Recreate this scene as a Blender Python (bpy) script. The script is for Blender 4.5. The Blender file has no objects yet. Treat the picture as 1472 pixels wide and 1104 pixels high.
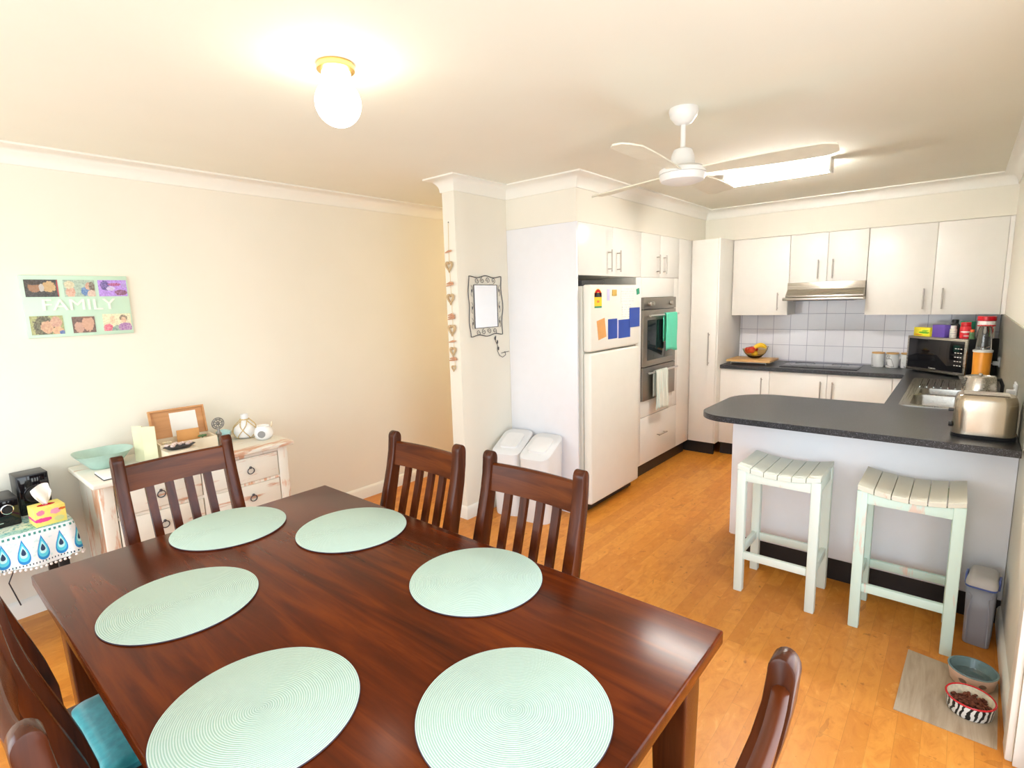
import bpy, bmesh, math, random
from mathutils import Vector, Matrix, geometry
random.seed(7)
PI = math.pi
SC = bpy.context.scene
COL = SC.collection
R = math.radians

# ------------------------------------------------------------------ materials
class V:                       # tiny wrapper so node maths can be written as expressions
    def __init__(s, nt, sock): s.nt, s.s = nt, sock
    def _m(s, op, *a, clamp=False):
        n = s.nt.nodes.new('ShaderNodeMath'); n.operation = op; n.use_clamp = clamp
        for i, x in enumerate((s,) + a):
            if isinstance(x, V): s.nt.links.new(x.s, n.inputs[i])
            else: n.inputs[i].default_value = x
        return V(s.nt, n.outputs[0])
    def __add__(s, o): return s._m('ADD', o)
    __radd__ = __add__
    def __sub__(s, o): return s._m('SUBTRACT', o)
    def __mul__(s, o): return s._m('MULTIPLY', o)
    __rmul__ = __mul__
    def __truediv__(s, o): return s._m('DIVIDE', o)
    def lt(s, o): return s._m('LESS_THAN', o)
    def gt(s, o): return s._m('GREATER_THAN', o)
    def f(s, op, *a): return s._m(op, *a)
    def clamp(s): return s._m('ADD', 0.0, clamp=True)

class M:
    def __init__(s, name, col=(.8, .8, .8), rough=.5, metal=0, **kw):
        s.m = bpy.data.materials.new(name); s.m.use_nodes = True
        s.nt = s.m.node_tree; s.b = s.nt.nodes['Principled BSDF']
        s.b.inputs['Base Color'].default_value = (*col, 1)
        s.b.inputs['Roughness'].default_value = rough
        s.b.inputs['Metallic'].default_value = metal
        for k, v in kw.items(): s.b.inputs[k.replace('_', ' ')].default_value = v
        s.m.diffuse_color = (*col, 1)
    def n(s, t, **kw):
        n = s.nt.nodes.new(t)
        for k, v in kw.items(): setattr(n, k, v)
        return n
    def coord(s, kind='Object', scale=(1, 1, 1)):
        tc = s.n('ShaderNodeTexCoord'); mp = s.n('ShaderNodeMapping')
        mp.inputs['Scale'].default_value = scale
        s.nt.links.new(tc.outputs[kind], mp.inputs[0]); return mp.outputs[0]
    def xyz(s, kind='Object'):
        sp = s.n('ShaderNodeSeparateXYZ'); s.nt.links.new(s.coord(kind), sp.inputs[0])
        return [V(s.nt, o) for o in sp.outputs]
    def comb(s, x, y, z=0.0):
        c = s.n('ShaderNodeCombineXYZ')
        for i, v in enumerate((x, y, z)):
            if isinstance(v, V): s.nt.links.new(v.s, c.inputs[i])
            else: c.inputs[i].default_value = v
        return c.outputs[0]
    def noise(s, vec, scale=5, detail=3, rough=.5, dist=0):
        t = s.n('ShaderNodeTexNoise'); t.inputs['Scale'].default_value = scale
        t.inputs['Detail'].default_value = detail; t.inputs['Roughness'].default_value = rough
        t.inputs['Distortion'].default_value = dist
        s.nt.links.new(vec, t.inputs['Vector']); return V(s.nt, t.outputs[0])
    def white(s, vec):
        t = s.n('ShaderNodeTexWhiteNoise', noise_dimensions='3D'); s.nt.links.new(vec, t.inputs['Vector'])
        return V(s.nt, t.outputs['Value'])
    def ramp(s, v, stops):
        r = s.n('ShaderNodeValToRGB'); cr = r.color_ramp
        while len(cr.elements) < len(stops): cr.elements.new(.5)
        for e, (p, c) in zip(cr.elements, stops): e.position = p; e.color = (*c, 1)
        s.nt.links.new(v.s, r.inputs[0]); return r.outputs[0]
    def mix(s, fac, a, b, mode='MIX'):
        n = s.n('ShaderNodeMix', data_type='RGBA', blend_type=mode)
        for i, x in ((0, fac), (6, a), (7, b)):
            if isinstance(x, V): s.nt.links.new(x.s, n.inputs[i])
            elif isinstance(x, bpy.types.NodeSocket): s.nt.links.new(x, n.inputs[i])
            elif isinstance(x, (int, float)): n.inputs[i].default_value = x
            else: n.inputs[i].default_value = (*x, 1)
        return n.outputs[2]
    def col(s, sock): s.nt.links.new(sock, s.b.inputs['Base Color']); return s
    def rough(s, v): s.nt.links.new(v.s, s.b.inputs['Roughness']); return s
    def bump(s, v, strength=.3, dist=.002):
        b = s.n('ShaderNodeBump'); b.inputs['Strength'].default_value = strength
        b.inputs['Distance'].default_value = dist
        s.nt.links.new(v.s, b.inputs['Height']); s.nt.links.new(b.outputs[0], s.b.inputs['Normal']); return s

def simple(name, col, rough=.5, metal=0, var=.06, scale=12, **kw):
    """plain surface with faint procedural mottling"""
    m = M(name, col, rough, metal, **kw)
    v = m.noise(m.coord(), scale, 3)
    lo = tuple(c * (1 - var) for c in col); hi = tuple(min(1, c * (1 + var)) for c in col)
    m.col(m.ramp(v, [(.3, lo), (.7, hi)])); return m.m

def blobs(name, base, items, rough=.5, ax=(1, 2), var=None):
    """picture-like pattern: ellipses (cx,cy,rx,ry,colour) over a mottled base, in object coordinates"""
    m = M(name, base, rough); c = m.xyz(); u, v = c[ax[0]], c[ax[1]]
    col = m.mix(m.noise(m.coord(), 60, 3), base, var or tuple(min(1, b * 1.6 + .03) for b in base))
    wob = (m.noise(m.coord(), 120, 3) - .5) * 1.4
    for cx, cy, rx, ry, k in items:
        d = ((u - cx) / rx).f('POWER', 2.0) + ((v - cy) / ry).f('POWER', 2.0) + wob
        col = m.mix(d.lt(1.0), col, k)
    sh = m.noise(m.coord(), 140, 3)
    col = m.mix(.35, col, m.mix(((sh - .38) * 4.0).clamp(), tuple(x * .35 for x in base), tuple(min(1, x * 1.2 + .1) for x in base)), 'MIX') if ax == (1, 2) and rough < .3 else col
    m.col(col); return m.m

# --- room surfaces
def paint(name, col, rough=.75):
    m = M(name, col, rough); n = m.noise(m.coord(), 3, 2); f = m.noise(m.coord(), 220, 2)
    m.col(m.ramp(n, [(.35, tuple(c * .985 for c in col)), (.65, col)])); m.bump(f, .06, .001); return m.m
MAT = {}
MAT['wall'] = paint('cream_wall_paint', (.84, .81, .71))
MAT['ceil'] = paint('ceiling_paint', (.85, .84, .735), .85)
MAT['trim'] = paint('trim_gloss_paint', (.88, .87, .80), .35)
MAT['lam'] = simple('white_laminate', (.87, .85, .80), .3, var=.01)
MAT['lam_cool'] = simple('white_melamine', (.84, .85, .89), .35, var=.01)
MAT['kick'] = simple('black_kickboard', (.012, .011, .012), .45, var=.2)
MAT['steel'] = None

def floor_mat():
    m = M('honey_timber_floor', rough=.32); x, y, z = m.xyz()
    W = .072; row = (x / W).f('FLOOR'); off = m.white(m.comb(row, 3.7)) * 3.0
    L = .62; yy = (y + off) / L; pl = yy.f('FLOOR')
    rnd = m.white(m.comb(row, pl, 1.0)); rnd2 = m.white(m.comb(row, pl, 9.0))
    g = m.noise(m.comb(x * 34.0, y * 3.0 + rnd2 * 20.0, rnd * 9.0), 1.6, 5, .6, .6)
    k = m.noise(m.comb(x * 9.0, y * 4.0 + rnd2 * 7.0, 2.0), 1.2, 3, .5, 1.5)
    c1 = m.ramp(rnd, [(0, (.60, .225, .030)), (.5, (.69, .275, .040)), (1, (.76, .33, .055))])
    c2 = m.mix(g * .45, c1, (.52, .165, .02))
    bl = m.noise(m.comb(x * 14.0 + rnd * 5.0, y * 7.0, rnd2 * 3.0), 1.5, 4, .65, 1.0)
    c2 = m.mix(((bl - .48) * 5.0).clamp() * .55, c2, (.50, .155, .018))
    c2 = m.mix(((bl * -1.0 + .42) * 6.0).clamp() * .5, c2, (.82, .40, .09))
    kn = m.noise(m.comb(x * 26.0, y * 16.0, 4.0), 1.3, 2, .4)
    c2 = m.mix(((kn - .70) * 10.0).clamp() * .7, c2, (.20, .055, .01))
    c3 = m.mix((k.gt(.70)) * .35, c2, (.28, .08, .012))
    fx = (x / W).f('FRACT'); fy = yy.f('FRACT')
    seam = fx.lt(.02).f('MAXIMUM', fy.lt(.004))
    m.col(m.mix(seam * .28, c3, (.22, .07, .012))); m.rough(g * .18 + .24)
    m.bump(seam * -1.0 + g * .15, .25, .0008); m.b.inputs['Specular IOR Level'].default_value = .25; m.b.inputs['Coat Weight'].default_value = .03
    m.b.inputs['Coat Roughness'].default_value = .2
    return m.m
MAT['floor'] = floor_mat()

def wood(name, a, b, c, axis=0, rough=.25, coat=.5, s=1.0, knots=True, spec=.5):
    m = M(name, rough=rough); p = m.xyz(); sc = [24.0 * s] * 3; sc[axis] = 1.8 * s
    vec = m.comb(p[0] * sc[0], p[1] * sc[1], p[2] * sc[2])
    g = m.noise(vec, 1.0, 5, .6, .8)
    big = m.noise(m.comb(*[p[i] * (1.2 if i == axis else 6.0) for i in range(3)]), 1.0, 2)
    col = m.ramp(g * .55 + big * .45, [(.28, a), (.5, b), (.72, c)])
    if knots:
        k = m.noise(m.comb(*[p[i] * (5.0 if i == axis else 14.0) for i in range(3)]), 1.0, 2, .4)
        col = m.mix(((k - .68) * 8.0).clamp() * .7, col, tuple(x * .35 for x in a))
    m.col(col); m.bump(g, .08, .0006)
    m.b.inputs['Specular IOR Level'].default_value = spec
    m.b.inputs['Coat Weight'].default_value = coat; m.b.inputs['Coat Roughness'].default_value = .12
    return m.m
dk = ((.022, .006, .002), (.095, .016, .0025), (.195, .037, .004))
MAT['twood'] = wood('stained_table_timber', *dk, axis=0, rough=.19, coat=.0, spec=.12)
MAT['cwood'] = wood('stained_chair_timber', (.024, .006, .002), (.085, .018, .004), (.17, .040, .007), axis=2, rough=.26, coat=.05, spec=.25, knots=False)
MAT['cwoodx'] = wood('stained_chair_rail_timber', (.024, .006, .002), (.095, .020, .004), (.19, .046, .008), axis=0, rough=.26, coat=.05, spec=.25, knots=False)
MAT['pine'] = wood('honey_pine', (.42, .19, .06), (.56, .27, .10), (.66, .36, .15), axis=1, rough=.5, coat=0, knots=False)
MAT['bamboo'] = wood('bamboo_board_wood', (.58, .30, .09), (.70, .40, .14), (.78, .48, .2), axis=0, rough=.45, coat=0, knots=False)

def teal_sat():
    m = M('teal_satin', (.02, .30, .33), .35, Sheen_Weight=.4); n = m.noise(m.coord(), 40, 2)
    m.col(m.ramp(n, [(.3, (.015, .25, .28)), (.7, (.035, .38, .40))])); m.bump(n, .3, .003); return m.m
MAT['teal'] = teal_sat()

def distressed(name, base, worn, amount=.62, axis=2, soft=.06):
    m = M(name, base, .6); p = m.xyz(); sc = [9.0, 9.0, 9.0]; sc[axis] = 2.0
    n = m.noise(m.comb(p[0] * sc[0], p[1] * sc[1], p[2] * sc[2]), 1.3, 6, .62, .4)
    f = m.noise(m.comb(*[p[i] * (6.0 if i == axis else 60.0) for i in range(3)]), 1, 3)
    w = ((n * .8 + f * .2 - amount) / soft).clamp()
    m.col(m.mix(w * .8, m.mix(f * .35, base, tuple(c * .88 for c in base)), worn)); m.bump(w * -1.0 + f * .3, .15, .001)
    return m.m
MAT['shabby'] = distressed('shabby_cream_paint', (.80, .76, .66), (.58, .26, .13), .565, axis=1)
MAT['shabbyv'] = distressed('shabby_cream_paint_upright', (.80, .75, .65), (.62, .27, .12), .52)
MAT['mint'] = distressed('distressed_mint_paint', (.76, .86, .79), (.70, .48, .34), .66)
MAT['mintx'] = distressed('distressed_mint_seat_paint', (.78, .83, .75), (.60, .42, .28), .66, axis=1)
MAT['mintr'] = distressed('worn_mint_paint', (.66, .84, .75), (.78, .56, .46), .57)
MAT['mintrx'] = distressed('worn_mint_seat_paint', (.76, .74, .62), (.62, .34, .2), .6, axis=1)

def tiles(name, ax, x0, z0, col, col2, grout):
    m = M(name, col, .12, Specular_IOR_Level=.5 if ax == 0 else .2); p = m.xyz(); u = (p[ax] - x0) / .1535; v = (p[2] - z0) / .1535
    fu = u.f('FRACT'); fv = v.f('FRACT'); g = .014
    gr = fu.lt(g).f('MAXIMUM', fu.gt(1 - g)).f('MAXIMUM', fv.lt(g)).f('MAXIMUM', fv.gt(1 - g))
    r = m.white(m.comb(u.f('FLOOR'), v.f('FLOOR')))
    mot = m.noise(m.coord(), 14, 3)
    c = m.mix(r * .5 + mot * .5, col, col2)
    m.col(m.mix(gr, c, grout)); m.rough(gr * .5 + (.12 if ax == 0 else .38))
    m.bump(gr * -1.0 + mot * .25, .35, .002); return m.m
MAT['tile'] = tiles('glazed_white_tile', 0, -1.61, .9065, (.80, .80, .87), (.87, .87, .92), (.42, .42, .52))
MAT['tiler'] = tiles('shaded_side_tile', 1, 5.84, .9065, (.27, .26, .21), (.31, .30, .24), (.42, .41, .34))  # same tile as the back wall, shade and dark reflections put into its colour

def speckle():
    m = M('speckled_black_laminate', (.03, .03, .035), .30)
    a = m.noise(m.coord(), 300, 2, .7); b = m.noise(m.coord(), 120, 2, .7)
    c = m.mix(((a - .60) * 12.0).clamp(), (.018, .019, .022), (.26, .27, .31))
    m.col(m.mix(((b - .62) * 10.0).clamp() * .5, c, (.14, .14, .16))); return m.m
MAT['top'] = speckle()

def metal(name, col, rough, axis=None, **kw):
    m = M(name, col, rough, 1, **kw)
    if axis is not None:
        p = m.xyz(); n = m.noise(m.comb(*[p[i] * (3.0 if i == axis else 400.0) for i in range(3)]), 1, 2)
        m.rough(n * .2 + (rough - .1)); m.bump(n, .05, .0004)
    else:
        n = m.noise(m.coord(), 30, 2); m.rough(n * .08 + rough)
    return m.m
MAT['steel'] = metal('brushed_steel', (.50, .48, .44), .30, 1)
MAT['ovens'] = metal('oven_steel', (.33, .31, .28), .32, 1)
MAT['steelx'] = metal('brushed_steel_horizontal', (.56, .52, .46), .26, 0)
MAT['toast'] = metal('brushed_toaster_steel', (.56, .49, .39), .22, 2)
MAT['chrome'] = metal('polished_chrome', (.8, .8, .8), .1)
MAT['handle'] = metal('satin_nickel', (.50, .46, .42), .35)
MAT['brass'] = metal('lamp_brass', (.85, .58, .2), .25)
MAT['iron'] = metal('dark_iron', (.10, .10, .11), .4)
MAT['bronze'] = metal('antique_silver', (.28, .27, .26), .45)
MAT['blackp'] = simple('black_plastic', (.012, .012, .014), .35, var=.2)
MAT['blackg'] = simple('black_gloss', (.006, .006, .008), .06, var=.1)
MAT['glassk'] = simple('oven_glass', (.01, .016, .018), .05, var=.1)
MAT['whitep'] = simple('white_plastic', (.84, .84, .84), .35, var=.01)
MAT['fridge'] = simple('white_enamel', (.85, .83, .75), .28, var=.01)
MAT['fanw'] = simple('white_fan_enamel', (.82, .82, .80), .3, var=.02)
MAT['bladem'] = simple('cream_fan_blade', (.78, .76, .62), .4, var=.04)
MAT['binw'] = simple('white_bin_plastic', (.80, .81, .82), .4, var=.02)
def glass(name, col=(1, 1, 1), rough=.02, tr=1.0):
    m = M(name, col, rough, 0, IOR=1.45); m.b.inputs['Transmission Weight'].default_value = tr
    n = m.noise(m.coord(), 8, 1); m.rough(n * .02 + rough); return m.m
MAT['glass'] = glass('clear_glass')
MAT['frost'] = glass('frosted_clear_plastic', (.60, .62, .70), .35, .55)
MAT['amber'] = glass('amber_glass', (1, .86, .55))
def emit(name, col, st):
    m = M(name, col, .5); n = m.noise(m.coord(), 4, 1)
    m.b.inputs['Emission Color'].default_value = (*col, 1)
    m.nt.links.new((n * .1 + st).s, m.b.inputs['Emission Strength']); return m.m

# ------------------------------------------------------------------ geometry helpers
def B(): return bmesh.new()
def merge(bm, t, mat=None, mi=0):
    if mat is not None: bmesh.ops.transform(t, matrix=mat, verts=t.verts)
    if mi:
        for f in t.faces: f.material_index = mi
    me = bpy.data.meshes.new('tmp'); t.to_mesh(me); t.free(); bm.from_mesh(me); bpy.data.meshes.remove(me); return bm
def bevel(t, w, seg=2, ang=30):
    es = [e for e in t.edges if len(e.link_faces) == 2 and e.calc_face_angle(0) > R(ang)]
    if es and w > 0: bmesh.ops.bevel(t, geom=es, offset=w, segments=seg, profile=.5, affect='EDGES', clamp_overlap=True)
def box(bm, x0, x1, y0, y1, z0, z1, bev=0, seg=2, mat=None, mi=0):
    t = B(); bmesh.ops.create_cube(t, size=1)
    for v in t.verts:
        v.co = Vector((x0 if v.co.x < 0 else x1, y0 if v.co.y < 0 else y1, z0 if v.co.z < 0 else z1))
    bmesh.ops.recalc_face_normals(t, faces=t.faces); bevel(t, bev, seg); return merge(bm, t, mat, mi)
def lathe(bm, prof, cx=0, cy=0, seg=32, mat=None, mi=0):
    t = B(); rings = []
    for r, z in prof:
        if r < 1e-5: rings.append([t.verts.new((cx, cy, z))])
        else: rings.append([t.verts.new((cx + r * math.cos(2 * PI * i / seg), cy + r * math.sin(2 * PI * i / seg), z)) for i in range(seg)])
    for a, b in zip(rings, rings[1:]):
        for i in range(seg):
            j = (i + 1) % seg
            if len(a) == 1 and len(b) == 1: continue
            if len(a) == 1: t.faces.new((a[0], b[i], b[j]))
            elif len(b) == 1: t.faces.new((a[i], a[j], b[0]))
            else: t.faces.new((a[i], a[j], b[j], b[i]))
    bmesh.ops.recalc_face_normals(t, faces=t.faces); return merge(bm, t, mat, mi)
def cyl(bm, cx, cy, z0, z1, r, r2=None, seg=32, bev=.0, mat=None, mi=0):
    r2 = r if r2 is None else r2
    if bev: p = [(0, z0), (r - bev, z0), (r, z0 + bev), (r2, z1 - bev), (r2 - bev, z1), (0, z1)]
    else: p = [(0, z0), (r, z0), (r2, z1), (0, z1)]
    return lathe(bm, p, cx, cy, seg, mat, mi)
def tube(bm, pts, r, seg=8, closed=False, mat=None, mi=0):
    t = B(); pts = [Vector(p) for p in pts]; n = len(pts); rings = []; up = None
    for i, p in enumerate(pts):
        a = pts[i - 1] if (i or closed) else p; b = pts[(i + 1) % n] if (i < n - 1 or closed) else p
        d = (b - a).normalized()
        if up is None: up = d.orthogonal().normalized()
        up = (up - d * up.dot(d)); up = up.normalized() if up.length > 1e-6 else d.orthogonal().normalized()
        s = d.cross(up); rr = r[i] if isinstance(r, (list, tuple)) else r
        rings.append([t.verts.new(p + (up * math.cos(2 * PI * k / seg) + s * math.sin(2 * PI * k / seg)) * rr) for k in range(seg)])
    m = n if closed else n - 1
    for i in range(m):
        a, b = rings[i], rings[(i + 1) % n]
        for k in range(seg): t.faces.new((a[k], a[(k + 1) % seg], b[(k + 1) % seg], b[k]))
    if not closed: t.faces.new(rings[0][::-1]); t.faces.new(rings[-1])
    bmesh.ops.recalc_face_normals(t, faces=t.faces); return merge(bm, t, mat, mi)
def prism(bm, poly, ax, a, b, bev=0, seg=2, mat=None, mi=0):
    """poly in the plane across axis ax ('x': (y,z), 'y': (x,z), 'z': (x,y)), extruded from a to b"""
    t = B()
    def P(p, h): return {'x': (h, p[0], p[1]), 'y': (p[0], h, p[1]), 'z': (p[0], p[1], h)}[ax]
    lo = [t.verts.new(P(p, a)) for p in poly]; hi = [t.verts.new(P(p, b)) for p in poly]
    t.faces.new(lo); t.faces.new(hi[::-1]); n = len(poly)
    for i in range(n): t.faces.new((lo[i], hi[i], hi[(i + 1) % n], lo[(i + 1) % n]))
    bmesh.ops.recalc_face_normals(t, faces=t.faces); bevel(t, bev, seg); return merge(bm, t, mat, mi)
def plate(bm, outer, holes, z0, z1):
    """flat plate with holes"""
    t = B(); loops = [outer] + holes
    flat = [p for l in loops for p in l]
    tris = geometry.tessellate_polygon([[Vector((p[0], p[1], 0)) for p in l] for l in loops])
    lo = [t.verts.new((p[0], p[1], z0)) for p in flat]; hi = [t.verts.new((p[0], p[1], z1)) for p in flat]
    for a, b, c in tris: t.faces.new((lo[a], lo[b], lo[c])); t.faces.new((hi[a], hi[c], hi[b]))
    k = 0
    for l in loops:
        n = len(l)
        for i in range(n):
            j = (i + 1) % n; t.faces.new((lo[k + i], lo[k + j], hi[k + j], hi[k + i]))
        k += n
    bmesh.ops.recalc_face_normals(t, faces=t.faces)
    bmesh.ops.dissolve_limit(t, angle_limit=.01, verts=t.verts, edges=t.edges) if not holes else None
    return merge(bm, t)
def rrect(x0, x1, y0, y1, r, n=5):
    out = []
    for cx, cy, a in ((x1 - r, y1 - r, 0), (x0 + r, y1 - r, 90), (x0 + r, y0 + r, 180), (x1 - r, y0 + r, 270)):
        out += [(cx + r * math.cos(R(a + 90 * i / n)), cy + r * math.sin(R(a + 90 * i / n))) for i in range(n + 1)]
    return out
def loft(bm, loops, cap0=True, cap1=True, mat=None, mi=0):
    t = B(); rs = [[t.verts.new(p) for p in l] for l in loops]; n = len(loops[0])
    for a, b in zip(rs, rs[1:]):
        for i in range(n): t.faces.new((a[i], a[(i + 1) % n], b[(i + 1) % n], b[i]))
    if cap0: t.faces.new(rs[0])
    if cap1: t.faces.new(rs[-1])
    bmesh.ops.recalc_face_normals(t, faces=t.faces); return merge(bm, t, mat, mi)
def ball(bm, c, r, sc=(1, 1, 1), sub=2, mi=0):
    t = B(); bmesh.ops.create_icosphere(t, subdivisions=sub, radius=r)
    return merge(bm, t, Matrix.Translation(c) @ Matrix.Diagonal((*sc, 1)), mi)
def text(body, size, ext=.0008, bold=0):
    cu = bpy.data.curves.new('t', 'FONT'); cu.body = body; cu.size = size; cu.extrude = ext; cu.offset = bold
    cu.align_x = 'CENTER'; cu.align_y = 'CENTER'; cu.resolution_u = 3
    o = bpy.data.objects.new('t', cu); me = bpy.data.meshes.new_from_object(o)
    bm = B(); bm.from_mesh(me); bpy.data.objects.remove(o); bpy.data.curves.remove(cu); bpy.data.meshes.remove(me)
    return bm
def heart(s, n=26):
    return [(s * .0625 * 16 * math.sin(t) ** 3 * .5, s * .5 * (13 * math.cos(t) - 5 * math.cos(2 * t) - 2 * math.cos(3 * t) - math.cos(4 * t)) / 16)
            for t in [2 * PI * i / n for i in range(n)]]

WORLD = {}
def mesh_obj(name, bm, mats, smooth=40):
    me = bpy.data.meshes.new(name); bm.to_mesh(me); bm.free()
    for m in (mats if isinstance(mats, (list, tuple)) else [mats]): me.materials.append(MAT[m] if isinstance(m, str) else m)
    for p in me.polygons: p.use_smooth = True
    me.set_sharp_from_angle(angle=R(smooth))
    o = bpy.data.objects.new(name, me); COL.objects.link(o); return o
def thing(name, label, cat, loc=(0, 0, 0), rz=0, group=None, world=False):
    o = bpy.data.objects.new(name, None); COL.objects.link(o); o.empty_display_size = .05
    o.location = loc; o.rotation_euler = (0, 0, rz); o['label'] = label; o['category'] = cat
    if group: o['group'] = group
    if world: WORLD[o.name] = Vector(loc)
    return o
def rootof(o):
    while o.parent: o = o.parent
    return o
def part(name, bm, m, parent, label=None, smooth=40):
    r = rootof(parent)
    if r.name in WORLD: bmesh.ops.translate(bm, vec=-WORLD[r.name], verts=bm.verts)
    o = mesh_obj(name, bm, m, smooth); o.parent = parent
    if label: o['label'] = label
    return o
def solo(name, bm, m, label, cat, loc=None, rz=0, group=None, smooth=40, world=True):
    """single mesh thing; bm in world coordinates unless world=False"""
    if loc is None:
        vs = [v.co for v in bm.verts]
        loc = Vector(((min(v.x for v in vs) + max(v.x for v in vs)) / 2, (min(v.y for v in vs) + max(v.y for v in vs)) / 2, min(v.z for v in vs)))
    if world: bmesh.ops.translate(bm, vec=-Vector(loc), verts=bm.verts)
    o = mesh_obj(name, bm, m, smooth); o.location = loc; o.rotation_euler.z = rz
    o['label'] = label; o['category'] = cat
    if group: o['group'] = group
    return o
def struct(name, bm, m, smooth=40):
    o = mesh_obj(name, bm, m, smooth); o['kind'] = 'structure'; o['label'] = name.replace('_', ' '); return o
def dup(root, loc, rz, label, group=None):
    def cp(o, par):
        c = o.copy(); COL.objects.link(c); c.parent = par
        for ch in o.children: cp(ch, c)
        return c
    r = cp(root, None); r.location = loc; r.rotation_euler = (0, 0, rz); r['label'] = label
    if group: r['group'] = group
    return r

# ------------------------------------------------------------------ room shell
XL, XN0, XN1, YN, YP, XF, YPF, XPR = -3.672, -2.788, -2.673, 2.615, 3.146, -2.052, 5.169, -1.780
YU, YB, YW, XR, YPN, YPT, YR, H = 5.519, 5.242, 5.84, .241, 3.193, 2.985, -1.7, 2.4
ZC, ZK = 2.093, .125
struct('floor', box(B(), XL - .1, XR + .9, YR - .1, 6.6, -.08, 0), 'floor')
struct('ceiling', box(B(), XL - .1, XR + .1, YR - .1, 6.6, H, H + .08), 'ceil')
struct('wall_left', box(B(), XL - .1, XL, YR - .1, 6.6, 0, H), 'wall')
struct('wall_hall', box(B(), XN0, XN1, YN, 6.6, 0, H), 'wall')
b = B(); box(b, XN1, XR + .1, YW, YW + .1, 0, H); struct('wall_back', b, 'wall')
struct('wall_hall_end', box(B(), XL, XN0, 6.5, 6.6, 0, H), 'wall')
b = B(); box(b, XR, XR + .1, 2.27, YW, 0, H); box(b, XR, XR + .1, -.95, 2.27, 2.05, H); box(b, XR, XR + .1, YR, -.95, 0, H)
struct('wall_right', b, 'wall')
b = B()   # wall behind the camera with a wide window
box(b, XL, -3.45, YR - .1, YR, 0, H); box(b, 0, XR, YR - .1, YR, 0, H); box(b, -3.45, 0, YR - .1, YR, 2.15, H); box(b, -3.45, 0, YR - .1, YR, 0, .15)
struct('wall_rear', b, 'wall')
b = B()
for x in (-3.45, -1.745, -.04): box(b, x, x + .04, YR - .07, YR - .02, .15, 2.15)
for z in (.15, 2.11): box(b, -3.45, 0, YR - .07, YR - .02, z, z + .04)
struct('window_1', b, 'trim')
b = B(); box(b, XN1, XF, YP, YW, ZC, H); box(b, XF, XR, YU - .012, YW, ZC, H); struct('wall_bulkhead', b, 'wall')

def sweep(bm, path, prof, closed=False):
    """sweep profile (offset to the right of travel, height) round a plan path, mitred"""
    n = len(path); loops = []
    for i in range(n):
        p = Vector(path[i]); a = Vector(path[i - 1]) if (i or closed) else None; c = Vector(path[(i + 1) % n]) if (i < n - 1 or closed) else None
        d1 = (p - a).normalized() if a is not None else (c - p).normalized(); d2 = (c - p).normalized() if c is not None else d1
        n1 = Vector((d1.y, -d1.x)); n2 = Vector((d2.y, -d2.x)); m = (n1 + n2); m /= max(m.dot(n1), .05)
        loops.append([(p.x + m.x * o, p.y + m.y * o, z) for o, z in prof])
    k = len(prof); t = B(); rs = [[t.verts.new(q) for q in l] for l in loops]
    for i in range(n if closed else n - 1):
        a, b_ = rs[i], rs[(i + 1) % n]
        for j in range(k): t.faces.new((a[j], a[(j + 1) % k], b_[(j + 1) % k], b_[j]))
    if not closed: t.faces.new(rs[0]); t.faces.new(rs[-1])
    bmesh.ops.recalc_face_normals(t, faces=t.faces); return merge(bm, t)
c = .09
cov = [(0, H - c), (.010, H - c)] + [(.010 + (c - .018) * (1 - math.cos(R(a))), H - c + .004 + (c - .014) * math.sin(R(a))) for a in range(0, 91, 15)] + [(c, H - .010), (c, H), (0, H)]
path = [(XL, YR), (XL, 6.5), (XN0, 6.5), (XN0, YN), (XN1, YN), (XN1, YP), (XF, YP), (XF, YU - .012), (XR, YU - .012), (XR, YR)]
struct('trim_1', sweep(B(), path, cov, closed=True), 'trim')
sk = [(0, 0), (.014, 0), (.014, .075), (.008, .09), (0, .095)]
struct('baseboard_left', sweep(B(), [(XL, YR), (XL, 6.5)], sk), 'trim')
struct('baseboard_hall', sweep(B(), [(XN0, 6.5), (XN0, YN), (XN1, YN), (XN1, YP)], sk), 'trim')
struct('baseboard_right', sweep(B(), [(XR, YPN + .04), (XR, 2.34)], sk), 'trim')
# door trim, and an open sliding frame added out of view to admit daylight
b = B(); box(b, XR - .02, XR, 2.25, 2.338, 0, 2.13, .004); box(b, XR - .02, XR, -1.02, -.935, 0, 2.13, .004); box(b, XR - .02, XR, -.935, 2.25, 2.045, 2.13, .004)
box(b, XR, XR + .1, 2.235, 2.27, 0, 2.05); box(b, XR, XR + .1, -.95, -.915, 0, 2.05); box(b, XR, XR + .1, -.915, 2.235, 2.015, 2.05)
struct('trim_2', b, 'trim')
b = B()
for y in (-.912, .62, .68, 2.18): box(b, XR + .04, XR + .07, y, y + .05, .0, 2.01)
for z in (.0, 1.95): box(b, XR + .04, XR + .07, -.862, 2.18, z, z + .06)
struct('added_door_1', b, 'lam_cool')

# splashback tiles
b = B(); box(b, XPR, XR - .001, YW - .012, YW - .0005, .9, 1.66)
o = mesh_obj('splashback', b, 'tile'); o['label'] = 'pale bluish white square wall tiles behind the cooktop, under the wall cupboards'; o['category'] = 'splashback'
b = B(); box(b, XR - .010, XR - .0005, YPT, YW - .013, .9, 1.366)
o = mesh_obj('splashback', b, 'tiler'); o['label'] = 'tiles on the right side wall beside the toaster, coloured grey for shade'; o['category'] = 'splashback'

# ------------------------------------------------------------------ kitchen cabinets
def bar_v(name, parent, x, y, z0, z1, nx, ny):
    """vertical bar handle standing off a door in direction (nx,ny)"""
    b = B(); px, py = x + nx * .032, y + ny * .032
    tube(b, [(px, py, z0), (px, py, z1)], .0055, 10)
    for z in (z0 + .02, z1 - .02): tube(b, [(x, y, z), (px, py, z)], .004, 8)
    return part(name, b, 'handle', parent)
G = .0015
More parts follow.
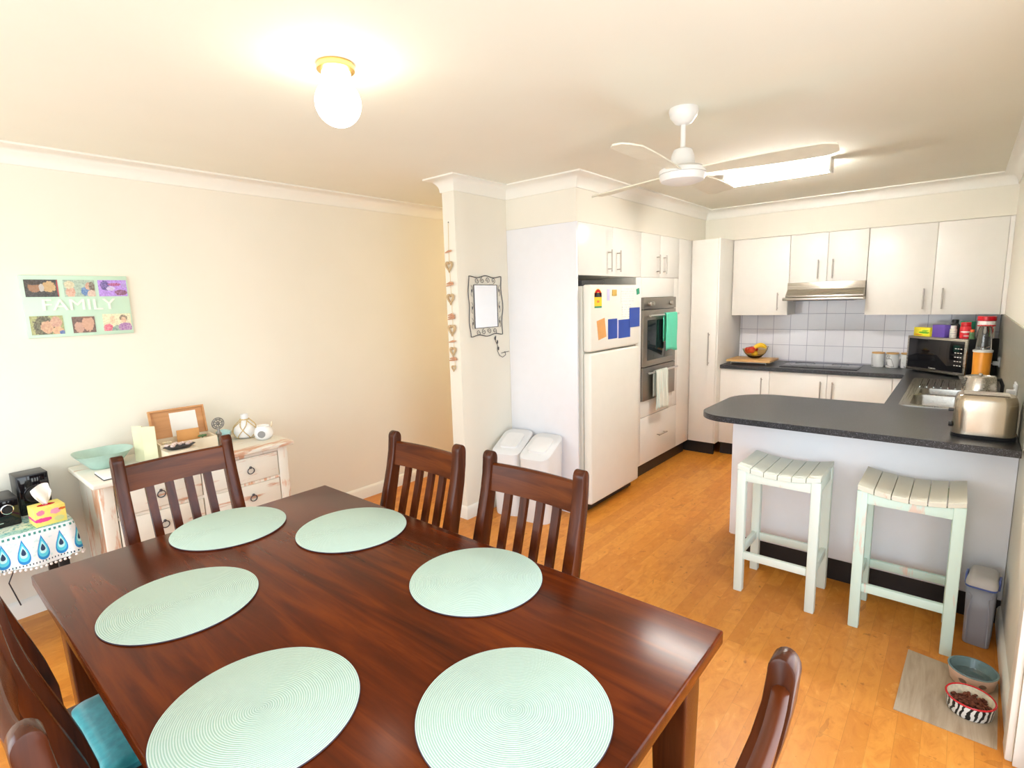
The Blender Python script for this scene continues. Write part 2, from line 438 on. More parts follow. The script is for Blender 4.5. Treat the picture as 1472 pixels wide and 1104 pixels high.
# white side panel + cupboard over the fridge
b = B(); box(b, XN1 + .001, XF, YP, YP + .018, 0, ZC - .001, .001)
solo('end_panel', b, 'lam_cool', 'tall white panel closing the left side of the fridge recess', 'panel')
T = thing('overhead_cabinet', 'white double door cupboard over the fridge', 'cabinet', ((XN1 + XF) / 2, 3.6, 1.735), world=True)
b = B(); box(b, XN1 + .001, XF - .02, YP + .019, 4.095, 1.735, ZC - .001); part('body', b, 'lam', T)
for y0, y1, hy in ((YP + .019, 3.64, 3.575), (3.64, 4.095, 3.708)):
    b = B(); box(b, XF - .019, XF, y0 + G, y1 - G, 1.735, ZC - .002, .001); d = part('door', b, 'lam', T)
    bar_v('handle', d, XF, hy, 1.765, 1.925, 1, 0)
T = thing('oven_cabinet', 'tall white cabinet around the wall oven with double doors above and a drawer below', 'cabinet', ((XN1 + XF) / 2, 4.45, 0), world=True)
b = B()
box(b, XN1 + .001, XF - .02, 4.02, 4.10, ZK, 1.734); box(b, XN1 + .001, XF - .02, 4.78, YPF, ZK, ZC - .001); box(b, XN1 + .001, XF - .02, 4.10, 4.78, ZK, .68)
box(b, XN1 + .001, XF - .02, 4.10, 4.78, 1.58, ZC - .001)
part('body', b, 'lam', T)
b = B(); box(b, XF - .019, XF, 4.02, 4.114, ZK, 1.732, .001); box(b, XF - .019, XF, 4.766, 4.868, .545, 1.732, .001)
box(b, XF - .019, XF, 4.116, 4.764, 1.568, 1.732, .001); box(b, XF - .019, XF, 4.116, 4.764, .545, .685, .001); part('fascia', b, 'lam', T)
b = B(); box(b, XF - .019, XF, 4.870, YPF, ZK, ZC - .002, .001); part('filler_panel', b, 'lam', T)
for y0, y1, hy in ((4.097, 4.463, 4.397), (4.463, 4.868, 4.53)):
    b = B(); box(b, XF - .019, XF, y0 + G, y1 - G, 1.735, ZC - .002, .001); d = part('door', b, 'lam', T)
    bar_v('handle', d, XF, hy, 1.765, 1.925, 1, 0)
b = B(); box(b, XF - .019, XF, 4.117, 4.867, ZK, .541, .001); d = part('drawer', b, 'lam', T)
b = B(); tube(b, [(XF + .03, 4.43, .335), (XF + .03, 4.60, .335)], .0055, 10)
for y in (4.45, 4.58): tube(b, [(XF, y, .335), (XF + .03, y, .335)], .004, 8)
part('handle', b, 'handle', d)
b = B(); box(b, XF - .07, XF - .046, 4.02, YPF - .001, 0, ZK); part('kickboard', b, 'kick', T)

T = thing('pantry_cabinet', 'narrow tall white corner pantry with a long bar handle', 'cabinet', ((XF + XPR) / 2, 5.45, 0), world=True)
b = B(); box(b, XF + .001, XPR - .019, YPF + .02, YW - .001, ZK, ZC - .001); part('body', b, 'lam', T)
b = B(); box(b, XPR - .018, XPR - .001, YPF, YW - .013, ZK, ZC - .001, .001); part('side_panel', b, 'lam', T)
b = B(); box(b, XF + .002, XPR - .020, YPF, YPF + .018, ZK, ZC - .002, .001); d = part('door', b, 'lam', T)
bar_v('handle', d, -1.862, YPF, .90, 1.215, 0, -1)
b = B(); box(b, XF - .07, XPR - .03, YPF + .045, YPF + .07, 0, ZK); part('kickboard', b, 'kick', T)

def wallcab(label, x0, x1, z0, doors, grp='white wall cupboards'):
    T = thing('wall_cabinet', label, 'cabinet', ((x0 + x1) / 2, 5.68, z0), world=True, group=grp)
    b = B(); box(b, x0, x1, YU + .019, YW - .013, z0, ZC - .001); part('body', b, 'lam', T)
    for a, c_, hx in doors:
        b = B(); box(b, a + G, c_ - G, YU, YU + .018, z0, ZC - .002, .001); d = part('door', b, 'lam', T)
        hz = z0 + .045 if z0 < 1.5 else z0 + .03
        bar_v('handle', d, hx, YU, hz, hz + .165, 0, -1)
    return T
wallcab('white single door wall cupboard left of the rangehood', -1.775, -1.268, 1.366, [(-1.775, -1.268, -1.352)])
wallcab('short white double wall cupboard directly above the rangehood', -1.267, -.661, 1.66, [(-1.267, -.962, -1.03), (-.962, -.661, -.916)])
T = wallcab('white double door wall cupboard above the microwave, right of the rangehood', -.660, .238, 1.366, [(-.659, -.205, -.262), (-.205, .212, -.142)])
b = B(); box(b, .213, .2400, YU + .002, YU + .0185, 1.366, ZC - .002); part('filler_panel', b, 'lam', T)

def basecab(label, x0, x1, doors):
    T = thing('base_cabinet', label, 'cabinet', ((x0 + x1) / 2, 5.55, 0), world=True, group='white base cupboards under the back worktop')
    b = B(); box(b, x0, x1, YB + .042, YW - .001, ZK, .866); part('body', b, 'lam', T)
    for a, c_, hx in doors:
        b = B(); box(b, a + G, c_ - G, YB + .022, YB + .04, ZK, .862, .001); d = part('door', b, 'lam', T)
        if hx: bar_v('handle', d, hx, YB + .022, .61, .80, 0, -1)
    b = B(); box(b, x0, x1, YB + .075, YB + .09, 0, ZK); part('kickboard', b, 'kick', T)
basecab('white single door base cupboard beside the pantry', XPR + .001, -1.332, [(XPR + .001, -1.332, -1.395)])
basecab('white double door base cupboard under the cooktop', -1.331, -.284, [(-1.331, -.865, -.911), (-.865, -.40, -.820), (-.40, -.285, None)])
T = thing('sink_cabinet', 'white base cupboard run under the sink', 'cabinet', (0, 4.5, 0), world=True)
b = B(); box(b, -.26, XR - .002, 3.81, 5.24, ZK, .70)
box(b, -.28, -.262, 3.81, 5.24, ZK, .866, .001)
part('body', b, 'lam', T)
b = B(); box(b, -.24, -.22, 3.86, 5.3, 0, ZK); part('kickboard', b, 'kick', T)
XPN = -.995
T = thing('peninsula_cabinet', 'white panelled peninsula behind the two bar stools', 'cabinet', (-.4, 3.45, 0), world=True)
b = B(); box(b, XPN, XR - .002, YPN, YPN + .018, .138, .866, .001); part('back_panel', b, 'lam_cool', T)
b = B(); box(b, XPN + .001, -.3, YPN + .019, 3.79, ZK, .866); box(b, -.299, XR - .002, YPN + .019, 3.79, ZK, .866); part('body', b, 'lam_cool', T)
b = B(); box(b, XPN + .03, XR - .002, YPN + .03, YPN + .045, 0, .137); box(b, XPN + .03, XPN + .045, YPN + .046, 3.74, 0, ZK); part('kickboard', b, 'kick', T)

# worktop: one continuous U shaped slab with a sink cut-out
XW0 = -1.148; r1 = .17
out = []
out += [(XR - .0105, YPT)]
for a in range(0, 91, 10): out.append((XW0 + r1 - r1 * math.sin(R(a)), YPT + r1 - r1 * math.cos(R(a))))
r2 = .26
for a in range(0, 91, 9): out.append((XW0 + r2 - r2 * math.cos(R(a)), 3.83 - r2 + r2 * math.sin(R(a))))
out += [(-.325, 3.84), (-.325, YB), (XPR + .001, YB), (XPR + .001, YW - .0125), (XR - .0105, YW - .0125)]
sx0, sx1, sy0, sy1 = -.255, .175, 3.83, 5.075
b = B(); plate(b, out, [rrect(sx0 + .012, sx1 - .012, sy0 + .012, sy1 - .012, .02)], .867, .9)
o = solo('worktop', b, 'top', 'black speckled laminate worktop running from the curved peninsula round to the cooktop', 'worktop', loc=(-.4, 3.4, .867), smooth=30)
bv = o.modifiers.new('edge', 'BEVEL'); bv.width = .006; bv.segments = 3; bv.limit_method = 'ANGLE'; bv.angle_limit = R(50)

# sink
T = thing('kitchen_sink', 'stainless double bowl sink with drainer, set in the worktop behind the kettle', 'sink', ((sx0 + sx1) / 2, 4.45, .9), world=True)
bw1 = rrect(sx0 + .05, sx1 - .05, 3.88, 4.27, .05); bw2 = rrect(sx0 + .07, sx1 - .07, 4.31, 4.56, .05)
b = B(); plate(b, rrect(sx0, sx1, sy0, sy1, .03), [bw1, bw2], .9005, .9035); part('rim', b, 'steel', T)
b = B()
for l, dpt in ((bw1, .16), (bw2, .12)):
    cx = sum(p[0] for p in l) / len(l); cy = sum(p[1] for p in l) / len(l)
    L = lambda s, z: [(cx + (p[0] - cx) * s, cy + (p[1] - cy) * s, z) for p in l]
    loft(b, [L(1, .903), L(.985, .89), L(.95, .9 - dpt + .03), L(.88, .9 - dpt), L(.3, .9 - dpt - .004)], False, True)
part('bowls', b, 'steel', T)
b = B()
for i in range(9):
    x = sx0 + .06 + i * .038; tube(b, [(x, 4.62, .9045), (x, 5.02, .9045)], .003, 8)
part('drainer_ribs', b, 'chrome', T)
b = B(); cyl(b, (sx0 + sx1) / 2, 4.07, .736, .741, .035); part('waste', b, 'iron', T)

# cooktop
b = B(); box(b, -1.27, -.66, 5.335, 5.79, .9005, .906, .002)
T = thing('cooktop', 'black glass cooktop on the back worktop under the rangehood', 'cooktop', (-.965, 5.56, .9), world=True)
part('glass_plate', b, 'blackg', T)
MAT['ring'] = simple('printed_ring_grey', (.12, .12, .13), .2)
for x, y, r in ((-1.12, 5.66, .085), (-.83, 5.66, .07), (-1.12, 5.45, .07), (-.83, 5.45, .09)):
    b = B(); lathe(b, [(r, .9061), (r, .9064), (r - .004, .9064), (r - .004, .9061), (r, .9061)], x, y, 40); part('burner_ring', b, 'ring', T)

# rangehood
T = thing('rangehood', 'stainless slide-out rangehood under the short cupboards', 'rangehood', (-.965, 5.6, 1.5), world=True)
b = B(); prism(b, [(5.82, 1.56), (5.82, 1.6595), (5.475, 1.6595), (5.475, 1.60), (5.41, 1.545), (5.41, 1.53), (5.82, 1.53)], 'x', -1.266, -.662, .002); part('body', b, 'steelx', T)
b = B(); prism(b, [(5.40, 1.529), (5.36, 1.529), (5.345, 1.522), (5.345, 1.505), (5.36, 1.50), (5.80, 1.50), (5.80, 1.529)], 'x', -1.275, -.655, .002); part('canopy_lip', b, 'steelx', T)
b = B(); box(b, -1.2, -.73, 5.42, 5.76, 1.494, 1.4995); part('filter', b, 'iron', T)
b = B()
for i in range(3): cyl(b, -.98 + i * .02, 0, 0, .004, .004, seg=12, mat=Matrix.Translation((0, 5.347, 1.514)) @ Matrix.Rotation(R(90), 4, 'X'))
part('buttons', b, 'chrome', T)

# wall oven
XO = XF + .022
T = thing('wall_oven', 'stainless double wall oven with black glass and two towels on its handles', 'oven', ((XF + XN1) / 2, 4.44, .69), world=True)
b = B(); box(b, XF - .5, XF - .02, 4.125, 4.755, .69, 1.56); box(b, XF - .02, XF + .002, 4.117, 4.763, .69, 1.566); part('housing', b, 'blackp', T)
b = B(); box(b, XF + .003, XO, 4.117, 4.763, 1.468, 1.566, .002); cp = part('control_panel', b, 'ovens', T)
for y in (4.21, 4.27, 4.64, 4.67)[:3]:
    b = B(); cyl(b, 0, 0, 0, .022, .019, .017, 24, .003, mat=Matrix.Translation((XO, y, 1.515)) @ Matrix.Rotation(R(90), 4, 'Y')); part('knob', b, 'steel', cp)
def oven_door(z0, z1):
    b = B(); box(b, XF + .003, XO, 4.117, 4.763, z0, z1, .002)
    d = part('door', b, 'ovens', T)
    if z1 > 1.1: b = B(); box(b, XO - .001, XO + .002, 4.117 + .07, 4.763 - .06, z0 + .05, z1 - .085, .001); part('glass', b, 'glassk', d)
    b = B(); tube(b, [(XO + .04, 4.15, z1 - .045), (XO + .04, 4.73, z1 - .045)], .009, 12)
    for y in (4.18, 4.70): tube(b, [(XO, y, z1 - .045), (XO + .04, y, z1 - .045)], .008, 10)
    part('handle', b, 'chrome', d)
oven_door(.985, 1.462); oven_door(.692, .978)

def towel(label, y0, y1, ztop, zf, zb, mat, nf=3, amp=.006):
    """cloth folded over a rail running along Y at x = XO+.04"""
    b = B(); xr = XO + .04; prof = []; s = 1
    for t in range(9): z = zb + (ztop - zb) * t / 8; prof.append((xr - .014, z, 0))
    for a in range(20, 180, 20): prof.append((xr - .014 * math.cos(R(a)), ztop + .014 * math.sin(R(a)), 0))
    for t in range(13): z = ztop + (zf - ztop) * t / 12; prof.append((xr + .014, z, t / 12))
    n = 26; t_ = B(); g = []
    for i in range(n):
        w = i / (n - 1); row = []
        for x, z, k in prof:
            y = y0 + (y1 - y0) * w; dx = amp * (.25 + k) * math.sin(w * nf * 2 * PI + z * 5) if k > 0 else 0
            row.append(t_.verts.new((x + abs(dx) + dx * .3, y + .008 * k * math.sin(z * 20), z + (.01 * math.sin(w * 5) * k))))
        g.append(row)
    for i in range(n - 1):
        for j in range(len(prof) - 1): t_.faces.new((g[i][j], g[i + 1][j], g[i + 1][j + 1], g[i][j + 1]))
    bmesh.ops.recalc_face_normals(t_, faces=t_.faces); merge(b, t_)
    o = solo('hand_towel', b, mat, label, 'towel', smooth=70)
    sm = o.modifiers.new('thick', 'SOLIDIFY'); sm.thickness = .003; sm.offset = 0
    return o
def fabric(name, col, stripes=None, s=500):
    m = M(name, col, .9, Sheen_Weight=.2); n = m.noise(m.coord(), s, 2)
    cs = m.ramp(n, [(.3, tuple(c * .85 for c in col)), (.7, col)])
    if stripes:
        p = m.xyz(); w = (p[1] * 28.0).f('FRACT').gt(.8); cs = m.mix(w * .6, cs, stripes)
    m.col(cs); m.bump(n, .3, .001); return m.m
MAT['tealtowel'] = fabric('mint_green_towelling', (.10, .72, .48)); MAT['whitetowel'] = fabric('white_striped_towelling', (.82, .85, .76), (.55, .78, .75))
towel('mint green towel folded over the upper oven handle', 4.44, 4.67, 1.417, 1.10, 1.18, 'tealtowel', 1, .004)
towel('white hand towel with pale stripes hanging from the lower oven handle', 4.255, 4.49, .933, .60, .72, 'whitetowel', 3, .012)

# ------------------------------------------------------------------ fridge
FX = -1.975; FY0, FY1 = 3.20, 3.935
T = thing('fridge', 'white top-mount fridge freezer in the recess beside the wall oven', 'fridge', ((XN1 + FX) / 2, 3.57, 0), world=True)
b = B(); box(b, XN1 + .05, FX - .072, FY0 + .005, FY1 - .005, .05, 1.66, .006); part('body', b, 'fridge', T)
b = B(); box(b, FX - .068, FX, FY0, FY1, 1.200, 1.668, .016, 4); fd = part('freezer_door', b, 'fridge', T)
b = B(); box(b, FX - .068, FX, FY0, FY1, .075, 1.190, .016, 4); part('fridge_door', b, 'fridge', T)
b = B(); box(b, FX - .11, FX - .06, FY0 + .02, FY1 - .02, .012, .07); part('plinth', b, 'blackp', T)
for y in (FY0 + .05, FY1 - .05):
    b = B(); cyl(b, FX - .09, y, 0, .012, .02, seg=16); part('foot', b, 'blackp', T)
def flat(name, label, cat, y0, y1, z0, z1, mat, rot=0, th=.002, x=FX + .0005, grp=None):
    b = B(); box(b, -th / 2, th / 2, -(y1 - y0) / 2, (y1 - y0) / 2, -(z1 - z0) / 2, (z1 - z0) / 2)
    bmesh.ops.rotate(b, verts=b.verts, matrix=Matrix.Rotation(rot, 3, 'X'))
    bmesh.ops.translate(b, verts=b.verts, vec=(x + th / 2, (y0 + y1) / 2, (z0 + z1) / 2))
    return solo(name, b, mat, label, cat, group=grp)
MAT['paper'] = simple('white_paper', (.86, .85, .80), .8, var=.02); MAT['bluecard'] = simple('royal_blue_card', (.025, .07, .36), .4)
MAT['orangecard'] = simple('manila_card', (.72, .36, .12), .7); MAT['lilac'] = simple('lilac_paper', (.62, .58, .80), .7)
MAT['red'] = simple('red_plastic', (.62, .01, .02), .25); MAT['green'] = simple('green_print', (.02, .28, .16), .4)
MAT['gold'] = simple('mustard_print', (.62, .42, .10), .5); MAT['yellow'] = simple('yellow_print', (.95, .62, .03), .5)
MAT['ink'] = simple('dark_print', (.03, .03, .035), .5); MAT['orange'] = simple('orange_print', (.85, .22, .05), .5)
# energy rating sticker
def FP(u, v): # helper for door-relative fractions (u along door, v up the freezer door)
    return FY0 + u * (FY1 - FY0), 1.262 + v * .406
def fbox(u0, u1, v0, v1, x0=.0005, th=.0012):
    y0, z0 = FP(u0, v0); y1, z1 = FP(u1, v1); b = B(); box(b, FX + x0, FX + x0 + th, y0, y1, z0, z1); return b
T = thing('energy_sticker', 'red and yellow energy rating sticker at the left of the freezer door', 'sticker', (FX, 3.29, 1.5), world=True)
y0, z0 = FP(.065, .60); y1, z1 = FP(.20, .93)
b = B(); yc = (y0 + y1) / 2; w = (y1 - y0) / 2; poly = [(y0, z0), (y1, z0), (y1, z1 - w)] + [(yc + w * math.cos(R(a)), z1 - w + w * math.sin(R(a))) for a in range(0, 181, 15)]
prism(b, poly, 'x', FX + .0003, FX + .001); part('backing', b, 'yellow', T)
b = B(); prism(b, [(yc + w * .9 * math.cos(R(a)), z1 - w + w * .9 * math.sin(R(a))) for a in range(0, 181, 15)] + [(yc + w * .5 * math.cos(R(a)), z1 - w + w * .5 * math.sin(R(a))) for a in range(180, -1, -15)], 'x', FX + .001, FX + .0014); part('rating_arc', b, 'red', T)
b = B(); box(b, FX + .001, FX + .0014, y0 + .002, y1 - .002, z0 + .075, z0 + .105); part('black_band', b, 'ink', T)
b = B(); box(b, FX + .001, FX + .0014, y0 + .001, y1 - .001, z0, z0 + .012); part('green_foot', b, 'green', T)
b = B(); box(b, FX + .001, FX + .0014, yc - .016, yc + .016, z0 + .036, z0 + .052); part('red_patch', b, 'orange', T)
def fnote(name, label, cat, u0, u1, v0, v1, mat, rot=0, x=.0005, th=.0015, grp=None):
    y0, z0 = FP(u0, v0); y1, z1 = FP(u1, v1); return flat(name, label, cat, y0, y1, z0, z1, mat, rot, th, FX + x, grp)
fnote('note_slip', 'small lilac slip beside the energy sticker on the freezer door', 'note', .30, .35, .72, .92, 'lilac')
fnote('fridge_magnet', 'small mustard coloured square magnet near the top of the freezer door', 'magnet', .40, .485, .80, .91, 'gold', th=.004)
fnote('fridge_magnet', 'dark green magnet at the top right corner of the freezer door', 'magnet', .92, .975, .82, .93, 'green', R(12), th=.005)
mp = M('printed_sheet', (.86, .85, .80), .8); p = mp.xyz(); ln = (p[2] * 55.0).f('FRACT').gt(.72) * mp.noise(mp.coord(), 120, 1).gt(.5)
mp.col(mp.mix(ln * .6, (.86, .85, .78), (.25, .35, .45))); MAT['printed'] = mp.m
fnote('paper_note', 'large cream printed sheet pinned in the middle of the freezer door', 'paper', .58, .86, .66, .96, 'printed')
fnote('paper_note', 'white appointment sheet hanging just above the blue cards', 'paper', .60, .80, .37, .655, 'printed', x=.0008)
fnote('blue_card', 'blue card at the left of the lower fridge papers', 'card', .32, .50, .03, .39, 'bluecard')
fnote('blue_card', 'blue card at the middle of the lower fridge papers', 'card', .53, .78, .02, .36, 'bluecard')
fnote('blue_card', 'blue card raised at the right edge of the freezer door', 'card', .755, .985, .20, .57, 'bluecard', x=.003)
fnote('paper_slip', 'thin white strip between the two lower blue cards', 'note', .502, .528, .04, .36, 'lilac', x=.001)
fnote('orange_envelope', 'tilted tan envelope at the lower left of the freezer door', 'envelope', .12, .27, .06, .40, 'orangecard', R(10))
b = B(); box(b, -2.45, -2.06, 3.22, 3.52, 1.661, 1.668, .002); box(b, -2.45, -2.06, 3.22, 3.225, 1.668, 1.70); box(b, -2.065, -2.06, 3.225, 3.52, 1.668, 1.70)
solo('serving_tray', b, 'ink', 'dark tray lying on top of the fridge', 'tray')

# ------------------------------------------------------------------ dining table
TX0, TX1, TY0, TY1, TZ = -2.195, -.391, .214, 1.2415, .76
T = thing('dining_table', 'dark stained timber dining table in the foreground', 'table', ((TX0 + TX1) / 2, (TY0 + TY1) / 2, 0), world=True)
b = B(); box(b, TX0, TX1, TY0, TY1, TZ - .036, TZ, .005, 3); part('tabletop', b, 'twood', T)
b = B(); i = .07
box(b, TX0 + i, TX1 - i, TY0 + i, TY0 + i + .02, .645, TZ - .035); box(b, TX0 + i, TX1 - i, TY1 - i - .02, TY1 - i, .645, TZ - .035)
box(b, TX0 + i, TX0 + i + .02, TY0 + i, TY1 - i, .645, TZ - .035); box(b, TX1 - i - .02, TX1 - i, TY0 + i, TY1 - i, .645, TZ - .035)
part('apron', b, 'twood', T)
for x in (TX0 + .04, TX1 - .13):
    for y in (TY0 + .04, TY1 - .13):
        b = B(); loft(b, [[(p[0], p[1], z) for p in rrect(x + s, x + .09 - s, y + s, y + .09 - s, .008, 3)] for z, s in ((0, .012), (.6, 0), (TZ - .035, 0))]); part('leg', b, 'cwood', T)

# placemats
def matmat():
    m = M('mint_woven_mat', (.62, .80, .68), .6); x, y, z = m.xyz()
    r = (x * x + y * y).f('SQRT'); w = (r * (2 * PI / .0046)).f('SINE')
    a = x.f('ARCTAN2', y); w2 = (a * 260.0).f('SINE')
    m.col(m.mix((w * .5 + .5), (.36, .56, .46), (.66, .80, .73))); m.bump(w * .8 + w2 * .12, .6, .0012); return m.m
MAT['mat'] = matmat()
matspec = [(-2.056, .763, 'round mint placemat in front of the end chair by the dresser'),
    (-1.627, .456, 'round mint placemat on the left side of the table, farther of the two there'),
    (-1.665, 1.035, 'round mint placemat at the back of the table, in front of the farther window-side chair pair'),
    (-1.048, 1.050, 'round mint placemat in front of the chair nearest the bins'),
    (-.629, .721, 'large looking round mint placemat nearest the right end of the table'),
    (-1.041, .405, 'round mint placemat cut by the bottom edge, left of the nearest one')]
matspec[2] = (-1.665, 1.035, 'round mint placemat in front of the far chair nearest the hallway')
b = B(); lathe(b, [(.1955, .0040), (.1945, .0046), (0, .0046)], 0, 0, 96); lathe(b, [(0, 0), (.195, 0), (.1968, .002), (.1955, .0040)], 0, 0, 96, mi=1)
MAT['matshade'] = simple('mat_edge_shadow', (.05, .035, .05), .7)  # dark rim colour paints the shadow gap under each mat
mm = None
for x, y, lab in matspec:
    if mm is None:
        mm = mesh_obj('placemat', b, ['mat', 'matshade']); o = mm
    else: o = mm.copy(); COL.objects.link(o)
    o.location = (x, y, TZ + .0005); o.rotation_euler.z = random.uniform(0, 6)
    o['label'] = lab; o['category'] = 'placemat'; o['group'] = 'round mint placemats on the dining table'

# dining chairs (local: faces +Y, back at y=0)
def make_chair(label):
    T = thing('dining_chair', label, 'chair', group='dark slat back dining chairs round the table'); W = .231
    def curve(z):      # back of post, leaning away above the seat
        if z < .45: return -.07 * ((.45 - z) / .45) ** 1.3
        t = min(1, (z - .45) / .54); return -.10 * t * t * (3 - 2 * t)
    zs = [0, .12, .25, .38, .45, .52, .6, .68, .76, .84, .91, .965]
    for s in (-1, 1):
        w = lambda z: .022 + .012 * max(0, 1 - abs(z - .52) / .42)
        f = [(curve(z) + w(z), z) for z in zs]; k = [(curve(z) - w(z), z) for z in zs]
        c0 = curve(.97); top = [(c0 + .022 * math.cos(R(a)), .972 + .028 * math.sin(R(a))) for a in range(0, 181, 20)]
        b = B(); xa, xb = (W - .043, W) if s > 0 else (-W, -W + .043)
        prism(b, f + top + k[::-1], 'x', xa, xb, .005, 2); part('back_post', b, 'cwood', T)
    def bow(x): return -.016 * (1 - (x / (W - .03)) ** 2)
    def rail(z0, z1, th, bowf=1, n=14):
        loops = []; 
        for i in range(n + 1):
            x = -W + .034 + (2 * W - .068) * i / n; l = []
            for z, t in ((z0, 0), (z1, 0), (z1 + .006, .3), (z1 + .006, .7), (z1, 1), (z0, 1)):
                l.append((x, curve(z) - th / 2 + th * t + bow(x) * bowf, z))
            loops.append(l)
        b = B(); loft(b, loops); return b
    part('top_rail', rail(.850, .948, .026), 'cwoodx', T)
    part('lower_rail', rail(.53, .575, .02, .6), 'cwoodx', T)
    for i in range(4):
        x = -W + .043 + (2 * W - .086) * (i + 1) / 5; b = B(); loops = []
        for k in range(9):
            z = .57 + (.860 - .57) * k / 8; bf = .6 + .4 * k / 8; y = curve(z) + bow(x) * bf
            loops.append([(x - .0155, y - .009, z), (x + .0155, y - .009, z), (x + .0155, y + .009, z), (x - .0155, y + .009, z)])
        loft(b, loops); part('slat', b, 'cwood', T)
    b = B(); prism(b, [(-W + .002, .0 + .024), (W - .002, .024), (W + .002, .42), (-W - .002, .42)], 'z', .398, .420, .006, 3); part('seat', b, 'cwoodx', T)
    b = B(); loft(b, [[(p[0], p[1], z) for p in rrect(-W + .045 + q, W - .045 - q, .04 + q, .385 - q, .03)] for z, q in ((.4205, .004), (.428, 0), (.440, 0), (.449, .008), (.452, .03))]); part('seat_pad', b, 'teal', T, 'teal satin seat pad')
    b = B(); box(b, -W + .036, W - .036, .0, .018, .348, .397); box(b, -W + .03, W - .03, .375, .395, .348, .397)
    box(b, -W + .005, -W + .023, .02, .39, .348, .397); box(b, W - .023, W - .005, .02, .39, .348, .397); part('seat_frame', b, 'cwoodx', T)
    for s in (-1, 1):
        b = B(); x = s * (W - .022); loft(b, [[(p[0], p[1], z) for p in rrect(x - .019 + q, x + .019 - q, .372 + q, .41 - q, .005, 2)] for z, q in ((0, .005), (.397, 0))]); part('front_leg', b, 'cwood', T)
        b = B(); box(b, x - .009, x + .009, -.03, .39, .16, .19, .003); part('stretcher', b, 'cwood', T)
    return T
C0 = make_chair('dark slat back chair standing in front of the cream dresser')
C0.location = (-2.47, .768, 0); C0.rotation_euler.z = R(-90)
dup(C0, (-1.752, 1.375, 0), PI, 'dark chair behind the table, left of the pair near the hallway corner')
dup(C0, (-1.166, 1.382, 0), PI, 'dark slat back chair standing in front of the white bins')
dup(C0, (-.278, .668, 0), R(90), 'dark chair at the right table end, only its post and rail in view')
dup(C0, (-1.715, .175, 0), 0, 'dark chair at the near left side of the table with its teal seat showing')
dup(C0, (-1.185, .160, 0), 0, 'dark slat back chair at the bottom left corner, nearest of all')

# ------------------------------------------------------------------ bar stools
def make_stool(name_m, seat_m, label, loc):
    T = thing('bar_stool', label, 'stool', loc, 0, 'distressed mint bar stools'); X, Y, Hs = .192, .165, .70; q = .042
    zt = lambda x: Hs - .026 * (1 - (x / X) ** 2)
    for sx in (-1, 1):
        for sy in (-1, 1):
            x0, x1 = sorted((sx * X, sx * (X - q))); y0, y1 = sorted((sy * Y, sy * (Y - q)))
            b = B(); box(b, x0, x1, y0, y1, 0, Hs - .026, .004); part('leg', b, name_m, T)
    n = 6; w = 2 * X / n
    for i in range(n):
        a, c_ = -X + i * w + .002, -X + (i + 1) * w - .002; b = B(); t = B(); loops = []
        for k in range(5):
            x = a + (c_ - a) * k / 4; z = zt(x) + .002; loops.append([(x, -Y - .004, z - .022), (x, Y + .004, z - .022), (x, Y + .004, z - .004), (x, Y, z), (x, -Y, z), (x, -Y - .004, z - .004)])
        loft(b, loops); part('seat_slat', b, seat_m, T)
    def ap(y0, y1):
        xs = [-X + q + (2 * X - 2 * q) * k / 8 for k in range(9)]
        poly = [(x, zt(x) - .024) for x in xs] + [(X - q, Hs - .085), (-X + q, Hs - .085)]
        b = B(); prism(b, poly, 'y', y0, y1, .001); return b
    for y0, y1 in ((-Y + .006, -Y + .028), (Y - .028, Y - .006)): part('apron', ap(y0, y1), name_m, T)
    for s in (-1, 1):
        x0, x1 = sorted((s * (X - .006), s * (X - .028))); b = B(); box(b, x0, x1, -Y + q, Y - q, Hs - .085, Hs - .027, .002); part('apron', b, name_m, T)
        y0, y1 = sorted((s * (Y - .008), s * (Y - .030))); b = B(); box(b, -X + q, X - q, y0, y1, .185, .225, .003); part('footrest', b, name_m, T)
        x0, x1 = sorted((s * (X - .008), s * (X - .030))); b = B(); box(b, x0, x1, -Y + q, Y - q, .190, .235, .003); part('side_stretcher', b, name_m, T)
    return T
make_stool('mint', 'mintx', 'pale mint slatted bar stool nearer the fridge, left of the two', (-.647, 2.955, 0))
make_stool('mintr', 'mintrx', 'mint bar stool with more worn paint, beside the food container', (-.118, 2.955, 0))

# ------------------------------------------------------------------ ceiling fixtures
gx, gy = -1.733, 1.153
T = thing('globe_light', 'glowing white glass globe light with brass collar on the ceiling over the table', 'ceiling light', (gx, gy, 2.4), world=True)
b = B(); lathe(b, [(0, 2.3995), (.062, 2.3995), (.066, 2.392), (.064, 2.378), (.054, 2.372), (0, 2.372)], gx, gy, 40); part('collar', b, 'brass', T)
MAT['globe'] = emit('lit_opal_glass', (1, .94, .82), 11.5)
b = B(); prof = [(0, 2.195)] + [(.078 * math.sin(R(a)), 2.273 - .078 * math.cos(R(a))) for a in range(10, 141, 10)] + [(.048, 2.345), (.048, 2.371)]
lathe(b, prof, gx, gy, 40); part('shade', b, 'globe', T)
T = thing('fluorescent_light', 'lit fluorescent batten light on the kitchen ceiling', 'ceiling light', (-1.06, 4.0, 2.4), world=True)
b = B(); box(b, -1.345, -.72, 3.975, 4.045, 2.366, 2.3995, .003); part('housing', b, 'fanw', T)
MAT['tubel'] = emit('lit_acrylic_diffuser', (1, .96, .90), 95.0)
b = B(); box(b, -1.345, -.72, 3.965, 4.055, 2.322, 2.365, .012, 3); part('diffuser', b, 'tubel', T)
for x in (-1.362, -.718):
    b = B(); box(b, x, x + .014, 3.958, 4.062, 2.316, 2.399, .004); part('end_cap', b, 'fanw', T)

